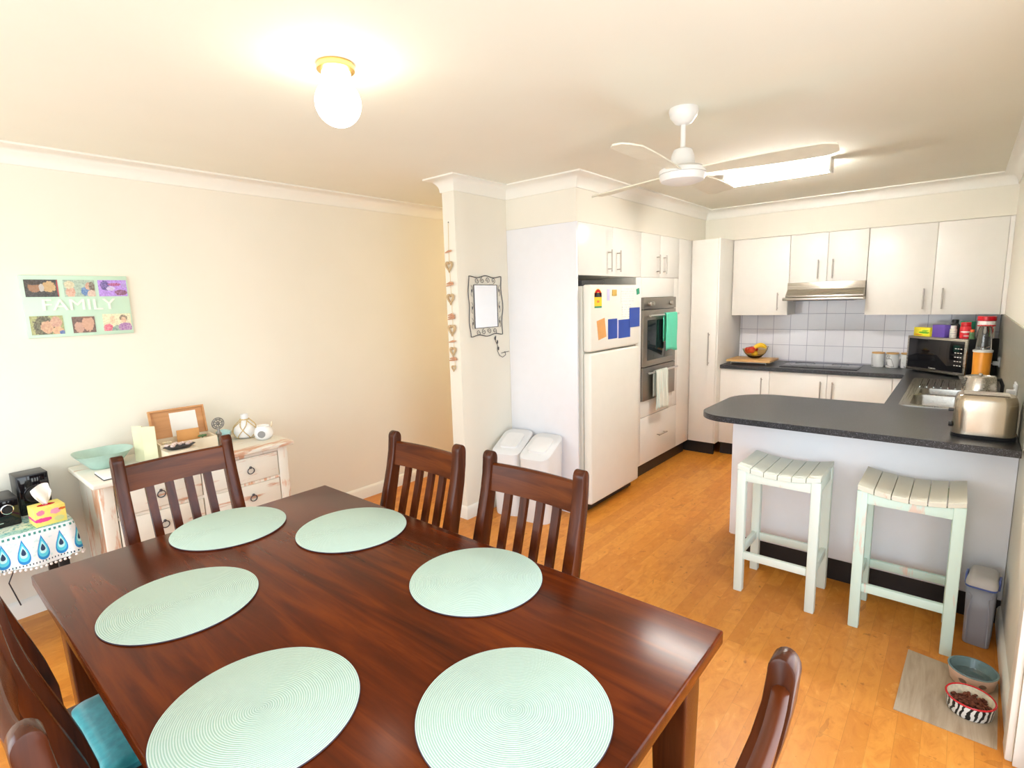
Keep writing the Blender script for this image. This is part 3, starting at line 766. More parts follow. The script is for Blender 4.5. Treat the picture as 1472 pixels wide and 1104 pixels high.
fx, fy = -1.03, 2.46
T = thing('ceiling_fan', 'white ceiling fan with pale blades over the walkway, beside the fluorescent light', 'fan', (fx, fy, 2.4), world=True)
b = B(); lathe(b, [(0, 2.3995), (.062, 2.3995), (.064, 2.39), (.058, 2.365), (.036, 2.338), (.018, 2.33), (0, 2.33)], fx, fy, 40); part('canopy', b, 'fanw', T)
b = B(); cyl(b, fx, fy, 2.225, 2.331, .011, seg=20); part('downrod', b, 'fanw', T)
b = B(); lathe(b, [(0, 2.232), (.022, 2.232), (.040, 2.224), (.050, 2.20), (.054, 2.165), (.054, 2.15), (.09, 2.147), (.102, 2.138), (.104, 2.12), (0, 2.12)], fx, fy, 48); part('motor_housing', b, 'fanw', T)
b = B(); lathe(b, [(0, 2.119), (.100, 2.119), (.101, 2.108), (.094, 2.09), (.06, 2.079), (0, 2.075)], fx, fy, 48); part('motor_cover', b, 'fanw', T)
for a in (4, 92, 160, 272):
    b = B(); loops = []
    for k in range(13):
        u = k / 12; r = .09 + .52 * u
        w = .032 + .034 * math.sin(min(1, u * 1.25) * PI * .5) if u < .93 else .066 * (1 - ((u - .93) / .07) ** 2 * .45)
        tw = R(-11) * (1 - .3 * u); z = 2.128
        cs, sn = math.cos(tw) * w, math.sin(tw) * w; th = .003
        loops.append([(r, -cs, z - sn - th), (r, 0, z + .004 - th), (r, cs, z + sn - th), (r, cs, z + sn + th), (r, 0, z + .004 + th), (r, -cs, z - sn + th)])
    loft(b, loops, mat=Matrix.Translation((fx, fy, 0)) @ Matrix.Rotation(R(a), 4, 'Z')); part('blade', b, 'bladem', T)

# ------------------------------------------------------------------ pictures & wall things
fy0, fy1, fz0, fz1 = .505, .965, 1.452, 1.772
T = thing('photo_frame', 'pale mint multi-photo frame on the left wall with raised letters across its middle', 'picture frame', (XL, .735, fz0), world=True)
MAT['minth'] = simple('pale_mint_frame', (.56, .78, .63), .5, var=.03)
b = B(); box(b, XL + .001, XL + .016, fy0, fy1, fz0, fz1, .003); fr = part('board', b, 'minth', T)
cells = [(.10, .40, .67, .93), (.435, .70, .67, .93), (.72, .955, .67, .93)]
def cellbox(u0, u1, v0, v1): return fy0 + (fy1 - fy0) * u0, fy0 + (fy1 - fy0) * u1, fz0 + (fz1 - fz0) * v0, fz0 + (fz1 - fz0) * v1
skin = (.80, .42, .26); SK = (.72, .36, .24)
photos = [
 (.035, .325, .655, .93, (.02, .015, .01), [(-.028, .005, .026, .026, (.45, .22, .10)), (.03, .008, .028, .028, (.75, .50, .22)), (0, .002, .010, .02, (.7, .65, .6)), (-.028, .026, .026, .010, (.04, .02, .01)), (.0, -.04, .07, .016, (.015, .012, .01)), (.067, 0, .006, .05, (.6, .03, .05))]),
 (.375, .665, .655, .93, (.30, .40, .32), [(-.04, -.018, .020, .034, (.80, .40, .28)), (-.042, .018, .022, .02, (.80, .70, .45)), (.035, -.016, .03, .026, (.05, .18, .55)), (.04, .01, .015, .02, (.72, .36, .24)), (.055, .006, .014, .03, (.15, .06, .03)), (.052, -.03, .022, .02, (.8, .55, .45))]),
 (.70, .985, .655, .93, (.36, .20, .62), [(-.035, .014, .02, .028, (.06, .05, .22)), (.01, .02, .03, .008, (.4, .03, .08)), (-.01, -.002, .02, .012, (.7, .65, .85)), (.035, -.024, .028, .016, (.22, .04, .04)), (.055, .02, .016, .02, (.5, .35, .8))]),
 (.035, .325, .05, .35, (.30, .32, .12), [(-.012, -.005, .045, .055, (.05, .03, .02)), (-.002, -.01, .026, .032, SK), (.036, .014, .024, .028, (.70, .35, .28)), (.04, -.03, .024, .02, skin), (.058, -.04, .014, .010, (.02, .10, .5))]),
 (.405, .62, .05, .32, (.10, .04, .02), [(-.022, -.014, .02, .03, (.72, .42, .30)), (.018, .006, .026, .042, (.78, .44, .28)), (.014, .046, .03, .012, (.30, .12, .05))]),
 (.70, .985, .06, .35, (.62, .58, .38), [(-.022, .014, .012, .022, (.75, .5, .32)), (-.045, -.030, .024, .022, (.75, .02, .18)), (.0, -.036, .03, .018, (.10, .25, .25)), (.03, .022, .018, .018, (.12, .05, .03)), (.03, .010, .012, .018, (.75, .42, .28)), (.035, -.030, .034, .026, (.30, .05, .42))]),
]
for i, (u0, u1, v0, v1, base, it) in enumerate(photos):
    y0, y1, z0, z1 = cellbox(u0, u1, v0, v1); cy, cz = (y0 + y1) / 2, (z0 + z1) / 2
    rx, rz = (fy0 + fy1) / 2, fz0            # thing origin
    items = [(cy - rx + a, cz - rz + c_, p, q, k) for a, c_, p, q, k in it]
    b = B(); box(b, XL + .016, XL + .018, y0, y1, z0, z1); part('photo', b, blobs('family_snapshot', base, items, .25), fr)
b = text('FAMILY', .088, .003, 0)
TM = Matrix(((0, 0, 1, 0), (1, 0, 0, 0), (0, 1, 0, 0), (0, 0, 0, 1)))
bmesh.ops.transform(b, matrix=Matrix.Translation((XL + .019, .735, (fz0 + fz1) / 2 + .004)) @ TM @ Matrix.Diagonal((1.12, .95, 1, 1)), verts=b.verts)
part('letters', b, 'trim', T, 'white raised letters')

# wire framed mirror on the nib wall (faces +X)
T = thing('wall_mirror', 'small mirror in a curly black wire frame on the wall left of the white panel', 'mirror', (XN1, 2.9, 1.33), world=True)
m0, m1, mz0, mz1 = 2.765, 3.010, 1.385, 1.690
MAT['mirror'] = M('mirror_glass', (.93, .95, .97), .03, 1).m
b = B(); box(b, XN1 + .004, XN1 + .008, m0, m1, mz0, mz1); part('glass', b, 'mirror', T)
b = B(); tube(b, [(XN1 + .008, *p) for p in ((m0, mz0), (m1, mz0), (m1, mz1), (m0, mz1))], .004, 6, True); part('inner_frame', b, 'iron', T)
b = B(); pts = []; o0, o1, oz0, oz1 = 2.722, 3.062, 1.325, 1.752
def wav(a, c_, n, amp, ax):
    out_ = []
    for i in range(n):
        t = i / n; out_.append((a[0] + (c_[0] - a[0]) * t + (amp * math.sin(t * PI) ** 2 - .010 * math.sin(t * 2 * PI) ** 2 if ax == 0 else 0), a[1] + (c_[1] - a[1]) * t + (amp * (math.sin(t * PI) ** 2) - math.copysign(.012, amp) * math.sin(t * 2 * PI) ** 2 if ax == 1 else 0)))
    return out_
pts = wav((o0, oz1), (o1, oz1), 24, .004, 1) + wav((o1, oz1), (o1, oz0), 24, .012, 0) + wav((o1, oz0), (o0, oz0), 24, -.004, 1) + wav((o0, oz0), (o0, oz1), 24, -.006, 0)
tube(b, [(XN1 + .006, y, z) for y, z in pts], .0032, 6, True); part('outer_wire', b, 'iron', T)
def spiral(cy, cz, r, t0, turns, n=22, sgn=1):
    return [(XN1 + .006, cy + r * (1 - .8 * i / n) * math.cos(t0 + sgn * turns * 2 * PI * i / n), cz + r * (1 - .8 * i / n) * math.sin(t0 + sgn * turns * 2 * PI * i / n)) for i in range(n + 1)]
for k in range(4):
    for zc in (1.722, 1.355):
        b = B(); tube(b, spiral(2.80 + k * .058, zc, .022, k * 1.6, 1.3, sgn=1 if k % 2 else -1), .0018, 5); part('scroll', b, 'iron', T)
for y, ss in ((2.745, -1), (3.036, 1)):
    for zc in (1.42, 1.53, 1.65):
        b = B(); tube(b, [(XN1 + .006, y + ss * .008 * math.sin(i * .9), zc - .04 + i * .01) for i in range(9)], .0013, 5); ball(b, (XN1 + .006, y, zc), .007, (.4, .8, 1.8), 1); part('scroll', b, 'iron', T)
b = B(); cv = [(2.985, 1.318), (2.978, 1.28), (3.0, 1.245), (2.996, 1.205), (3.02, 1.165), (3.055, 1.150), (3.09, 1.165), (3.085, 1.19), (3.05, 1.182)]
tube(b, [(XN1 + .006, y, z) for y, z in cv], .002, 6); tube(b, [(XN1 + .006, 3.04, 1.183), (XN1 + .006, 3.13, 1.188)], .002, 6)
for y, z in ((2.975, 1.30), (3.0, 1.27), (3.01, 1.22)): ball(b, (XN1 + .006, y, z), .011, (.3, .7, 1.5), 1)
part('trailing_scroll', b, 'iron', T)

# heart garland on the end of the nib wall
T = thing('heart_garland', 'string of wooden hearts and driftwood hanging on the hallway wall corner', 'garland', (-2.73, YN, 1.1), world=True)
b = B(); tube(b, [(-2.733, YN - .006, 2.11), (-2.738, YN - .008, 1.92), (-2.73, YN - .008, 1.5), (-2.725, YN - .008, 1.12)], .0012, 5); part('string', b, 'gold', T)
b = B(); ball(b, (-2.733, YN - .004, 2.112), .004); part('nail', b, 'iron', T)
MAT['drift'] = wood('driftwood', (.40, .20, .12), (.56, .30, .18), (.66, .42, .28), 0, .8, 0, knots=False)
MAT['heartw'] = wood('pale_heart_wood', (.40, .28, .15), (.58, .42, .24), (.68, .54, .34), 2, .8, 0, knots=False)
for z, k in ((1.915, 1), (1.69, 2), (1.46, 3), (1.30, 1), (1.17, 2)):
    b = B()
    for j in range(k):
        w_ = .03 + .008 * random.random(); tube(b, [(-2.733 - w_, YN - .016, z + j * .014 - .004), (-2.733 + .3 * w_, YN - .02, z + j * .014 + .004), (-2.733 + w_, YN - .016, z + j * .014 - .006 * (j - 1))], [.004, .008, .004], 7)
    part('driftwood_stick', b, 'drift', T)
for z, s in ((1.82, .085), (1.60, .085), (1.385, .09), (1.235, .075), (1.115, .05)):
    b = B(); H1 = heart(s); H2 = heart(s * .62)
    t = B(); n = len(H1)
    rows = [[t.verts.new((-2.732 + p[0] * .8, y, z + p[1])) for p in L] for L, y in ((H1, YN - .012), (H2, YN - .012), (H2, YN - .022), (H1, YN - .022))]
    for a_, c_ in zip(rows, rows[1:] + rows[:1]):
        for i in range(n): t.faces.new((a_[i], a_[(i + 1) % n], c_[(i + 1) % n], c_[i]))
    bmesh.ops.recalc_face_normals(t, faces=t.faces); merge(b, t); part('heart', b, 'heartw', T)

# ------------------------------------------------------------------ bins by the white panel
def bin_(loc, rz, label):
    T = thing('rubbish_bin', label, 'bin', loc, rz, 'white flip lid bins beside the fridge panel')
    b = B(); w, d = .115, .15
    L = lambda s, z, f=0: [(p[0] * s, p[1] * s + f, z) for p in rrect(-w, w, -d, d, .06, 6)]
    loft(b, [L(.88, 0), L(.90, .01), L(1, .44), L(1, .455)]); part('body', b, 'binw', T)
    b = B(); P = rrect(-w, w, -d, d, .06, 6)
    top = lambda k: [(p[0] * k, p[1] * k, .53 + p[1] * k * .38 + (.0 if k > .95 else .008)) for p in P]
    loft(b, [L(1.02, .456), top(1.02), top(.93)]); hd = part('hood', b, 'binw', T)
    b = B(); P2 = rrect(-w * .62, w * .62, -d * .60, d * .5, .03, 4)
    loft(b, [[(x, y, .54 + y * .38 + h) for x, y in P2] for h in (-.005, .008, .012)]); part('flap', b, 'whitep', hd)
bin_((-2.515, 2.965, 0), R(14), 'white flip lid bin in the corner under the wire mirror, left of two')
bin_((-2.255, 2.972, 0), R(10), 'white flip lid bin next to the fridge panel, right of two')

# ------------------------------------------------------------------ dresser and its things
DX0, DX1, DY0, DY1, DZ = XL + .012, -3.155, .575, 1.60, .75
T = thing('dresser', 'distressed cream chest of drawers with ring pulls against the left wall', 'dresser', ((DX0 + DX1) / 2, 1.09, 0), world=True)
b = B(); box(b, DX0, DX1, DY0, DY1, DZ - .028, DZ, .008, 3); part('top', b, 'shabby', T)
fx_ = -3.20
b = B(); box(b, DX0 + .02, fx_ - .02, DY0 + .035, DY1 - .035, .12, DZ - .029); part('carcass', b, 'shabbyv', T)
b = B()
for y in (DY0 + .03, DY1 - .09): box(b, fx_ - .02, fx_ + .006, y, y + .06, .0, DZ - .029, .004)
box(b, fx_ - .02, fx_ + .002, 1.07, 1.105, .12, DZ - .029, .002)
for z in (.705, .535, .365, .195, .12): box(b, fx_ - .02, fx_ + .001, DY0 + .09, DY1 - .09, z - .008, z + .008)
part('front_frame', b, 'shabbyv', T)
for x in (DX0 + .03,):
    for y in (DY0 + .04, DY1 - .09): b = B(); box(b, x, x + .05, y, y + .05, 0, .12); part('leg', b, 'shabbyv', T)
for r_ in range(3):
    for y0, y1, yk in ((DY0 + .092, 1.068, .865), (1.107, DY1 - .092, 1.335)):
        z0, z1 = .715 - .17 * (r_ + 1) + .003, .715 - .17 * r_ - .020; z1 = .545 - .17 * (r_ - 1) - .020 if r_ else .695
        z0 = .545 - .17 * r_ - .0
        z0 = (.545, .375, .205)[r_]; z1 = (.695, .525, .355)[r_]
        b = B(); box(b, fx_ - .02, fx_ + .007, y0 + .003, y1 - .003, z0, z1, .004); d = part('drawer', b, 'shabby', T)
        b = B(); zc = (z0 + z1) / 2; ball(b, (fx_ + .012, yk, zc + .014), .008)
        tube(b, [(fx_ + .014 + .003 * math.cos(a), yk + .019 * math.sin(a), zc - .006 + .019 * math.cos(a)) for a in [2 * PI * i / 20 for i in range(20)]], .0028, 7, True)
        part('ring_pull', b, 'iron', d)

Z = DZ + .0008
MAT['celadon'] = simple('celadon_glaze', (.40, .58, .51), .25, var=.1)
b = B(); cx, cy = -3.50, .705
n = 48; t = B(); 
def bowlring(r, z, w=0): return [((r + w * math.sin(5 * a)) * math.cos(a), (r + w * math.sin(5 * a)) * math.sin(a), z + w * .8 * math.cos(3 * a)) for a in [2 * PI * i / n for i in range(n)]]
loft(b, [bowlring(.06, 0), bowlring(.065, .004), bowlring(.092, .035, .001), bowlring(.132, .082, .004), bowlring(.135, .085, .004), bowlring(.128, .083, .004), bowlring(.087, .038, .001), bowlring(.05, .012)], mat=Matrix.Translation((cx, cy, Z)))
solo('decor_bowl', b, 'celadon', 'wide pale teal bowl at the left end of the dresser', 'bowl', smooth=60)
b = B(); box(b, -3.36, -3.19, .63, .84, Z, Z + .004, .001); T = thing('notebook', 'white notebook with dark cover at the front left of the dresser', 'book', (-3.27, .73, Z), world=True)
part('back_cover', b, 'ink', T); b = B(); box(b, -3.358, -3.192, .632, .838, Z + .0045, Z + .016, .001); part('pages', b, 'paper', T)
MAT['card'] = simple('pale_green_card', (.66, .66, .44), .7, var=.05)
# standing folded card
b = B(); prism(b, [(-3.46, .842), (-3.415, .878), (-3.385, .866), (-3.345, .918), (-3.3425, .916), (-3.384, .863), (-3.417, .875), (-3.458, .839)], 'z', Z, Z + .20)
solo('greeting_card', b, 'card', 'tall pale green folded card standing between the bowl and the open box', 'card')
# open pine box
T = thing('wooden_box', 'open pine box with its lid up, standing on the dresser', 'box', (-3.43, 1.085, Z), R(-4))
w, d, h = .145, .09, .085
MAT['creamp'] = simple('cream_painted_wood', (.76, .66, .50), .6, var=.05)
b = B(); box(b, -d, d, -w, w, 0, .006); box(b, d - .008, d, -w, w, .006, h); box(b, -d, -d + .008, -w, w, .006, h); box(b, -d + .008, d - .008, -w, -w + .008, .006, h); box(b, -d + .008, d - .008, w - .008, w, .006, h)
part('base', b, 'creamp', T)
LM = Matrix.Translation((-d + .002, 0, h + .001)) @ Matrix.Rotation(R(-14), 4, 'Y')
b = B(); box(b, -.004, .001, -w, w, 0, .165, mat=LM); 
for a_ in ((.001, .018, -w, w, .155, .165), (.001, .018, -w, -w + .01, .0, .155), (.001, .018, w - .01, w, .0, .155)): box(b, *a_, mat=LM)
ld = part('lid', b, 'pine', T)
b = B(); box(b, .0015, .003, -.04, .10, .0, .14, mat=LM); part('paper_sheet', b, 'paper', ld)
b = B(); box(b, -.03, -.02, -.04, .075, .02, h + .035, .002); solo('brown_envelope', b, 'orangecard', 'tan envelope poking out of the open pine box', 'envelope', loc=(-3.43, 1.09, Z + .01), rz=R(-8), world=False)
MAT['leafy'] = simple('dried_leaf', (.10, .20, .08), .7, var=.4, scale=40); MAT['petal'] = simple('cream_petals', (.78, .70, .52), .7, var=.2, scale=60)
def posy(label, c_, mat):
    T = thing('dried_flower', label, 'flower', c_); b = B()
    for i in range(7):
        a = i * 2 * PI / 7; ball(b, (.012 * math.cos(a), .016 * math.sin(a), .022), .010, (1, 1, .6), 1)
    part('petals', b, mat, T); b = B(); tube(b, [(0, 0, 0), (0, 0, .02)], .004, 6); part('stem', b, 'leafy', T)
posy('cream dried flower at the left of the open pine box', (-3.41, .985, Z + .06), 'petal')
posy('dark green dried sprig at the right of the open pine box', (-3.42, 1.175, Z + .06), 'leafy')
# shell dish
T = thing('shell_dish', 'dark dish of small shells in front of the pine box', 'dish', (-3.285, 1.007, Z + .0635))
b = B(); lathe(b, [(0, 0), (.04, 0), (.065, .018), (.062, .019), (.038, .005), (0, .004)], 0, 0, 32, mat=Matrix.Diagonal((.7, 1.25, 1, 1))); part('dish', b, 'iron', T)
MAT['shell'] = simple('pearly_shell', (.72, .56, .50), .3, var=.3, scale=60)
for i in range(8):
    b = B(); ball(b, (random.uniform(-.025, .025), -.055 + i * .0155, .022 + random.uniform(0, .006)), .013, (.9, 1, .7), 2); part('shell', b, 'shell', T)
b = B(); box(b, -.055, .055, -.075, .075, 0, .063, .003); solo('small_box', b, 'creamp', 'small cream box under the shell dish, mostly hidden by the chair rail', 'box', loc=(-3.285, 1.007, Z), world=False)
# silver ornament
T = thing('metal_ornament', 'small antique silver ornament with round filigree top, right of the pine box', 'ornament', (-3.42, 1.268, Z))
b = B(); lathe(b, [(0, 0), (.022, 0), (.024, .006), (.010, .014), (.007, .05), (.014, .062), (.016, .075), (.008, .088), (.006, .105), (0, .106)], 0, 0, 24); part('stand', b, 'bronze', T)
b = B(); c_ = (0, 0, .137)
for r in (.034, .024): tube(b, [(0, r * math.cos(a), .137 + r * math.sin(a)) for a in [2 * PI * i / 24 for i in range(24)]], .0035, 6, True)
for k in range(8): a = k * PI / 4; tube(b, [(0, .008 * math.cos(a), .137 + .008 * math.sin(a)), (0, .034 * math.cos(a + .3), .137 + .034 * math.sin(a + .3))], .003, 5)
ball(b, c_, .011); part('filigree', b, 'bronze', T)
MAT['aqua'] = simple('aqua_glaze', (.42, .72, .74), .25)
T = thing('trinket_jar', 'small aqua lidded jar behind the silver ornament', 'jar', (-3.53, 1.335, Z))
b = B(); lathe(b, [(0, 0), (.036, 0), (.04, .01), (.04, .05), (0, .05)], 0, 0, 32); part('body', b, 'aqua', T)
b = B(); lathe(b, [(0, .0505), (.042, .0505), (.042, .058), (.02, .068), (0, .072)], 0, 0, 32); part('lid', b, 'aqua', T)
# bottle in rope net
T = thing('rope_bottle', 'squat white bottle wrapped in a golden rope net on the right of the dresser', 'bottle', (-3.50, 1.46, Z))
b = B(); lathe(b, [(0, 0), (.05, 0), (.068, .012), (.074, .04), (.064, .075), (.034, .105), (.022, .118), (.022, .150), (.019, .150), (.019, .125), (0, .12)], 0, 0, 40); part('bottle', b, 'whitep', T)
MAT['rope'] = simple('golden_rope', (.60, .44, .20), .8, var=.2, scale=80)
b = B()
def rp(z): 
    P = [(0, .052), (.012, .071), (.04, .077), (.075, .067), (.105, .037), (.118, .025)]
    for (a, r), (c__, r_2) in zip(P, P[1:]):
        if a <= z <= c__: return r + (r_2 - r) * (z - a) / (c__ - a)
    return .025
for k in range(5):
    for s in (-1, 1):
        tube(b, [(rp(z) * math.cos(k * 2 * PI / 5 + s * z * 11), rp(z) * math.sin(k * 2 * PI / 5 + s * z * 11), z + .001) for z in [.118 * i / 12 for i in range(13)]], .0028, 6)
tube(b, [(.026 * math.cos(a), .026 * math.sin(a), .118) for a in [2 * PI * i / 16 for i in range(16)]], .004, 6, True)
part('rope_net', b, 'rope', T)
T = thing('oil_diffuser', 'round white oil burner with a dark oval label at the right end of the dresser', 'diffuser', (-3.34, 1.50, Z))
b = B(); lathe(b, [(0, 0), (.03, 0), (.05, .016), (.056, .042), (.048, .07), (.036, .082), (.038, .088), (.03, .09), (.026, .084), (0, .08)], 0, 0, 40); part('body', b, 'whitep', T)
b = B(); cyl(b, 0, 0, 0, .003, .022, seg=28, mat=Matrix.Translation((.043, -.033, .042)) @ Matrix.Rotation(R(-38), 4, 'Z') @ Matrix.Rotation(R(90), 4, 'Y')); part('label_disc', b, 'bronze', T)
b = B(); tube(b, [(-.01, .05, .062), (-.012, .06, .075), (-.014, .066, .10)], .005, 8); part('spout', b, 'petal', T)

# ------------------------------------------------------------------ side table with printed cloth
SX0, SX1, SY0, SY1, SZ = XL + .02, -3.225, -.25, .495, .585
T = thing('side_table', 'low side table hidden under a blue printed cloth at the far left', 'table', ((SX0 + SX1) / 2, .12, 0), world=True)
b = B(); box(b, SX0 + .01, SX1 - .01, SY0 + .01, SY1 - .01, SZ - .03, SZ - .004, .003); part('tabletop', b, 'blackp', T)
for x in (SX0 + .03, SX1 - .07):
    for y in (SY0 + .03, SY1 - .07): b = B(); box(b, x, x + .04, y, y + .04, 0, SZ - .031, .002); part('leg', b, 'blackp', T)
def cloth_mats():
    m = M('cloth_top_print', (.6, .8, .74), .85); x, y, z = m.xyz()
    g = ((x + (y * 9.0).f('SINE') * .03) * 38.0).f('SINE').gt(.55); d = m.noise(m.coord(), 55, 2, .5, 1).gt(.56)
    m.col(m.mix(d * .8, m.mix(g * .7, (.68, .80, .72), (.30, .66, .66)), (.05, .34, .38))); top = m.m
    m = M('cloth_border_print', (.8, .88, .9), .85); uv = m.xyz('UV'); u, v = uv[0], uv[1]      # u metres along hem, v metres down from table edge
    P = .068; cu = ((u / P).f('FRACT') - .5) * P; cv = v - .085
    def drop(s):   # teardrop: narrow at the top
        w = (cv * -1.0 / (.060 * s) * .5 + .5).clamp()          # 0 bottom .. 1 top
        wid = (w * -1.0 + 1.0) * .031 * s + .003
        return ((cu / wid).f('POWER', 2.0) + (cv / (.058 * s)).f('POWER', 2.0)).lt(1.0)
    c_ = m.mix(m.noise(m.coord(), 60, 1).gt(.62) * .5, (.80, .84, .86), (.45, .72, .72))
    c_ = m.mix(drop(1.0), c_, (.02, .25, .62)); c_ = m.mix(drop(.78), c_, (.10, .62, .80)); c_ = m.mix(drop(.5), c_, (.5, .85, .9))
    c_ = m.mix(drop(.28), c_, (.02, .05, .12))
    dash = ((u / .018).f('FRACT').gt(.5)) * ((v - .012).f('ABSOLUTE').lt(.005)); c_ = m.mix(dash, c_, (.05, .25, .22))
    rim = drop(1.12) * (m.noise(m.coord(), 190, 0).gt(.55)); c_ = m.mix(rim * .0, c_, (.02, .05, .1))
    dots = ((u / .0115).f('FRACT') - .5).f('ABSOLUTE').lt(.18) * ((v - .148).f('ABSOLUTE').lt(.004)); c_ = m.mix(dots, c_, (.03, .08, .12))
    m.col(c_); return top, m.m
ct, cb = cloth_mats()
b = B(); uvl = b.loops.layers.uv.new('UVMap')
base_ = rrect(SX0 + .004, SX1 + .004, SY0 - .004, SY1 + .004, .03, 6)
# resample perimeter
per = []; tot = 0; pp = base_ + [base_[0]]
for a_, c_ in zip(pp, pp[1:]): per.append((tot, a_)); tot += math.dist(a_, c_)
def at(s):
    s %= tot
    for i, (q, a_) in enumerate(per):
        e = per[i + 1][0] if i + 1 < len(per) else tot
        if q <= s <= e + 1e-9:
            c_ = pp[i + 1]; k = (s - q) / max(e - q, 1e-9); dx, dy = c_[0] - a_[0], c_[1] - a_[1]; l = math.hypot(dx, dy) or 1
            return a_[0] + dx * k, a_[1] + dy * k, dy / l, -dx / l
N = 220; rows = []
HEM = lambda s: .155 + .012 * math.sin(s * 9)
for j in range(8):
    v_ = j / 7; row = []
    for i in range(N):
        s = tot * i / N; x, y, nx, ny = at(s); dr = HEM(s) * v_
        off = (.004 + .012 * v_ + .010 * v_ * math.sin(s * 38 + math.sin(s * 7)) ) if v_ > 0 else 0
        if nx < -.5: off = min(off, .004)
        row.append((b.verts.new((x + nx * off, y + ny * off, SZ + .002 - dr - (.002 if j else 0))), s, dr))
    rows.append(row)
for a_, c_ in zip(rows, rows[1:]):
    for i in range(N):
        k = (i + 1) % N; q = (a_[i], a_[k], c_[k], c_[i]); f = b.faces.new([z[0] for z in q]); f.material_index = 1
        for lp, z in zip(f.loops, q):
            s = z[1] if not (k == 0 and z[1] == 0) else tot
            lp[uvl].uv = (s, z[2])
f = b.faces.new([r_[0] for r_ in rows[0]])
bmesh.ops.recalc_face_normals(b, faces=b.faces)
T = thing('tablecloth', 'blue teardrop print cloth with pompom trim draped over the side table', 'tablecloth', ((SX0 + SX1) / 2, .12, SZ), world=True)
part('cloth', b, [ct, cb], T, smooth=80)
pm = None; i = 0; MAT['pom'] = simple('white_pompom_wool', (.85, .82, .80), 1.0, var=.1, scale=200)
for i in range(130):
    s = tot * i / 130 + .01; x, y, nx, ny = at(s)
    if nx < -.5 or y < -.15: continue
    off = .016 + .010 * math.sin(s * 38 + math.sin(s * 7)); px, py, pz = x + nx * off, y + ny * off, SZ - HEM(s) - .008
    if pm is None:
        b = B(); ball(b, (0, 0, 0), .0065, sub=2); pm = mesh_obj('pompom', b, 'pom'); q = pm
    else: q = pm.copy(); COL.objects.link(q)
    q.parent = T; q.location = Vector((px, py, pz)) - T.location
SZ2 = SZ + .0025
# tissue box
T = thing('tissue_box', 'yellow floral tissue box with a tissue standing up, on the printed cloth', 'tissue box', (-3.30, .418, SZ2), R(4))
w, d, h = .058, .057, .085
tb = blobs('floral_tissue_print', (.86, .70, .12), [(-.03, .03, .035, .010, (.75, .05, .28)), (.02, .06, .02, .014, (.80, .35, .5)), (.045, .065, .014, .006, (.7, .15, .02)), (-.035, .065, .015, .012, (.8, .2, .35)), (.03, .022, .02, .012, (.70, .72, .30))], .6, var=(.92, .80, .25))
b = B(); box(b, -d, d, -w, w, 0, h, .001); part('carton', b, tb, T)
b = B(); cyl(b, 0, 0, h, h + .0008, .034, seg=24, mat=Matrix.Diagonal((.55, 1, 1, 1))); part('opening', b, MAT['red'], T)
b = B(); loops = []
for k in range(10):
    t_ = k / 9; z = h + .002 + .085 * t_; w_ = .010 + .026 * math.sin(t_ * PI * .62); c_ = -.008 + .008 * math.sin(t_ * 3)
    loops.append([(c_ + .006 * math.sin(a * 3 + t_ * 4) + .004 * math.cos(a), -.012 * t_ + w_ * math.sin(a), z + (.018 * math.cos(a - .6) if k == 9 else 0)) for a in [2 * PI * i / 20 for i in range(20)]])
loft(b, loops, False, True); part('tissue', b, 'paper', T, 'white tissue', smooth=80)
# speakers / radio
def speaker(loc, rz, label, w, d, h):
    T = thing('speaker', label, 'speaker', loc, rz)
    b = B(); box(b, -d, d, -w, w, 0, h, .003); part('cabinet', b, 'blackp', T)
    b = B(); box(b, d, d + .003, -w + .006, w - .006, .006, h - .006, .001); part('front_panel', b, 'blackg', T)
    b = B(); lathe(b, [(0, .002), (.012, .006), (.034, -.002 + .003), (.040, .006), (.043, .003), (.043, 0), (0, 0)], 0, 0, 32, mat=Matrix.Translation((d + .003, 0, h * .5)) @ Matrix.Rotation(R(90), 4, 'Y')); part('cone', b, 'blackp', T)
    return T
speaker((-3.56, .405, SZ2), R(3), 'black box speaker against the wall behind the tissue box', .062, .065, .20)
T = thing('radio', 'black compact stereo with silver ringed knob at the left edge', 'radio', (-3.46, .235, SZ2), R(3))
b = B(); box(b, -.09, .09, -.11, .095, 0, .135, .008); part('body', b, 'blackp', T)
b = B(); box(b, .09, .093, -.105, .09, .008, .125, .001); fp = part('front_panel', b, 'blackg', T)
b = B(); tube(b, [(.095, .050 + .021 * math.cos(a), .085 + .021 * math.sin(a)) for a in [2 * PI * i / 28 for i in range(28)]], .0035, 8, True); part('knob_ring', b, 'chrome', fp)
b = B(); cyl(b, 0, 0, 0, .008, .016, seg=24, mat=Matrix.Translation((.093, .050, .085)) @ Matrix.Rotation(R(90), 4, 'Y')); part('knob', b, 'blackp', fp)
b = B(); box(b, .0935, .0942, .0, .03, .022, .026); part('badge', b, 'chrome', fp)
b = B(); lathe(b, [(0, 0), (.05, 0), (.058, .012), (.05, .018), (0, .016)], 0, 0, 32)
solo('black_dish', b, 'blackp', 'small black dish lying on top of the stereo', 'dish', loc=(-3.46, .17, SZ2 + .1355), world=False)
b = B(); tube(b, [(XL + .03, .30, .50), (XL + .03, .33, .35), (XL + .04, .27, .22), (XL + .03, .30, .08)], .003, 6); solo('extension_lead', b, 'iron', 'thin dark cord hanging down behind the side table', 'cord')

# ------------------------------------------------------------------ worktop things
W_ = .9008
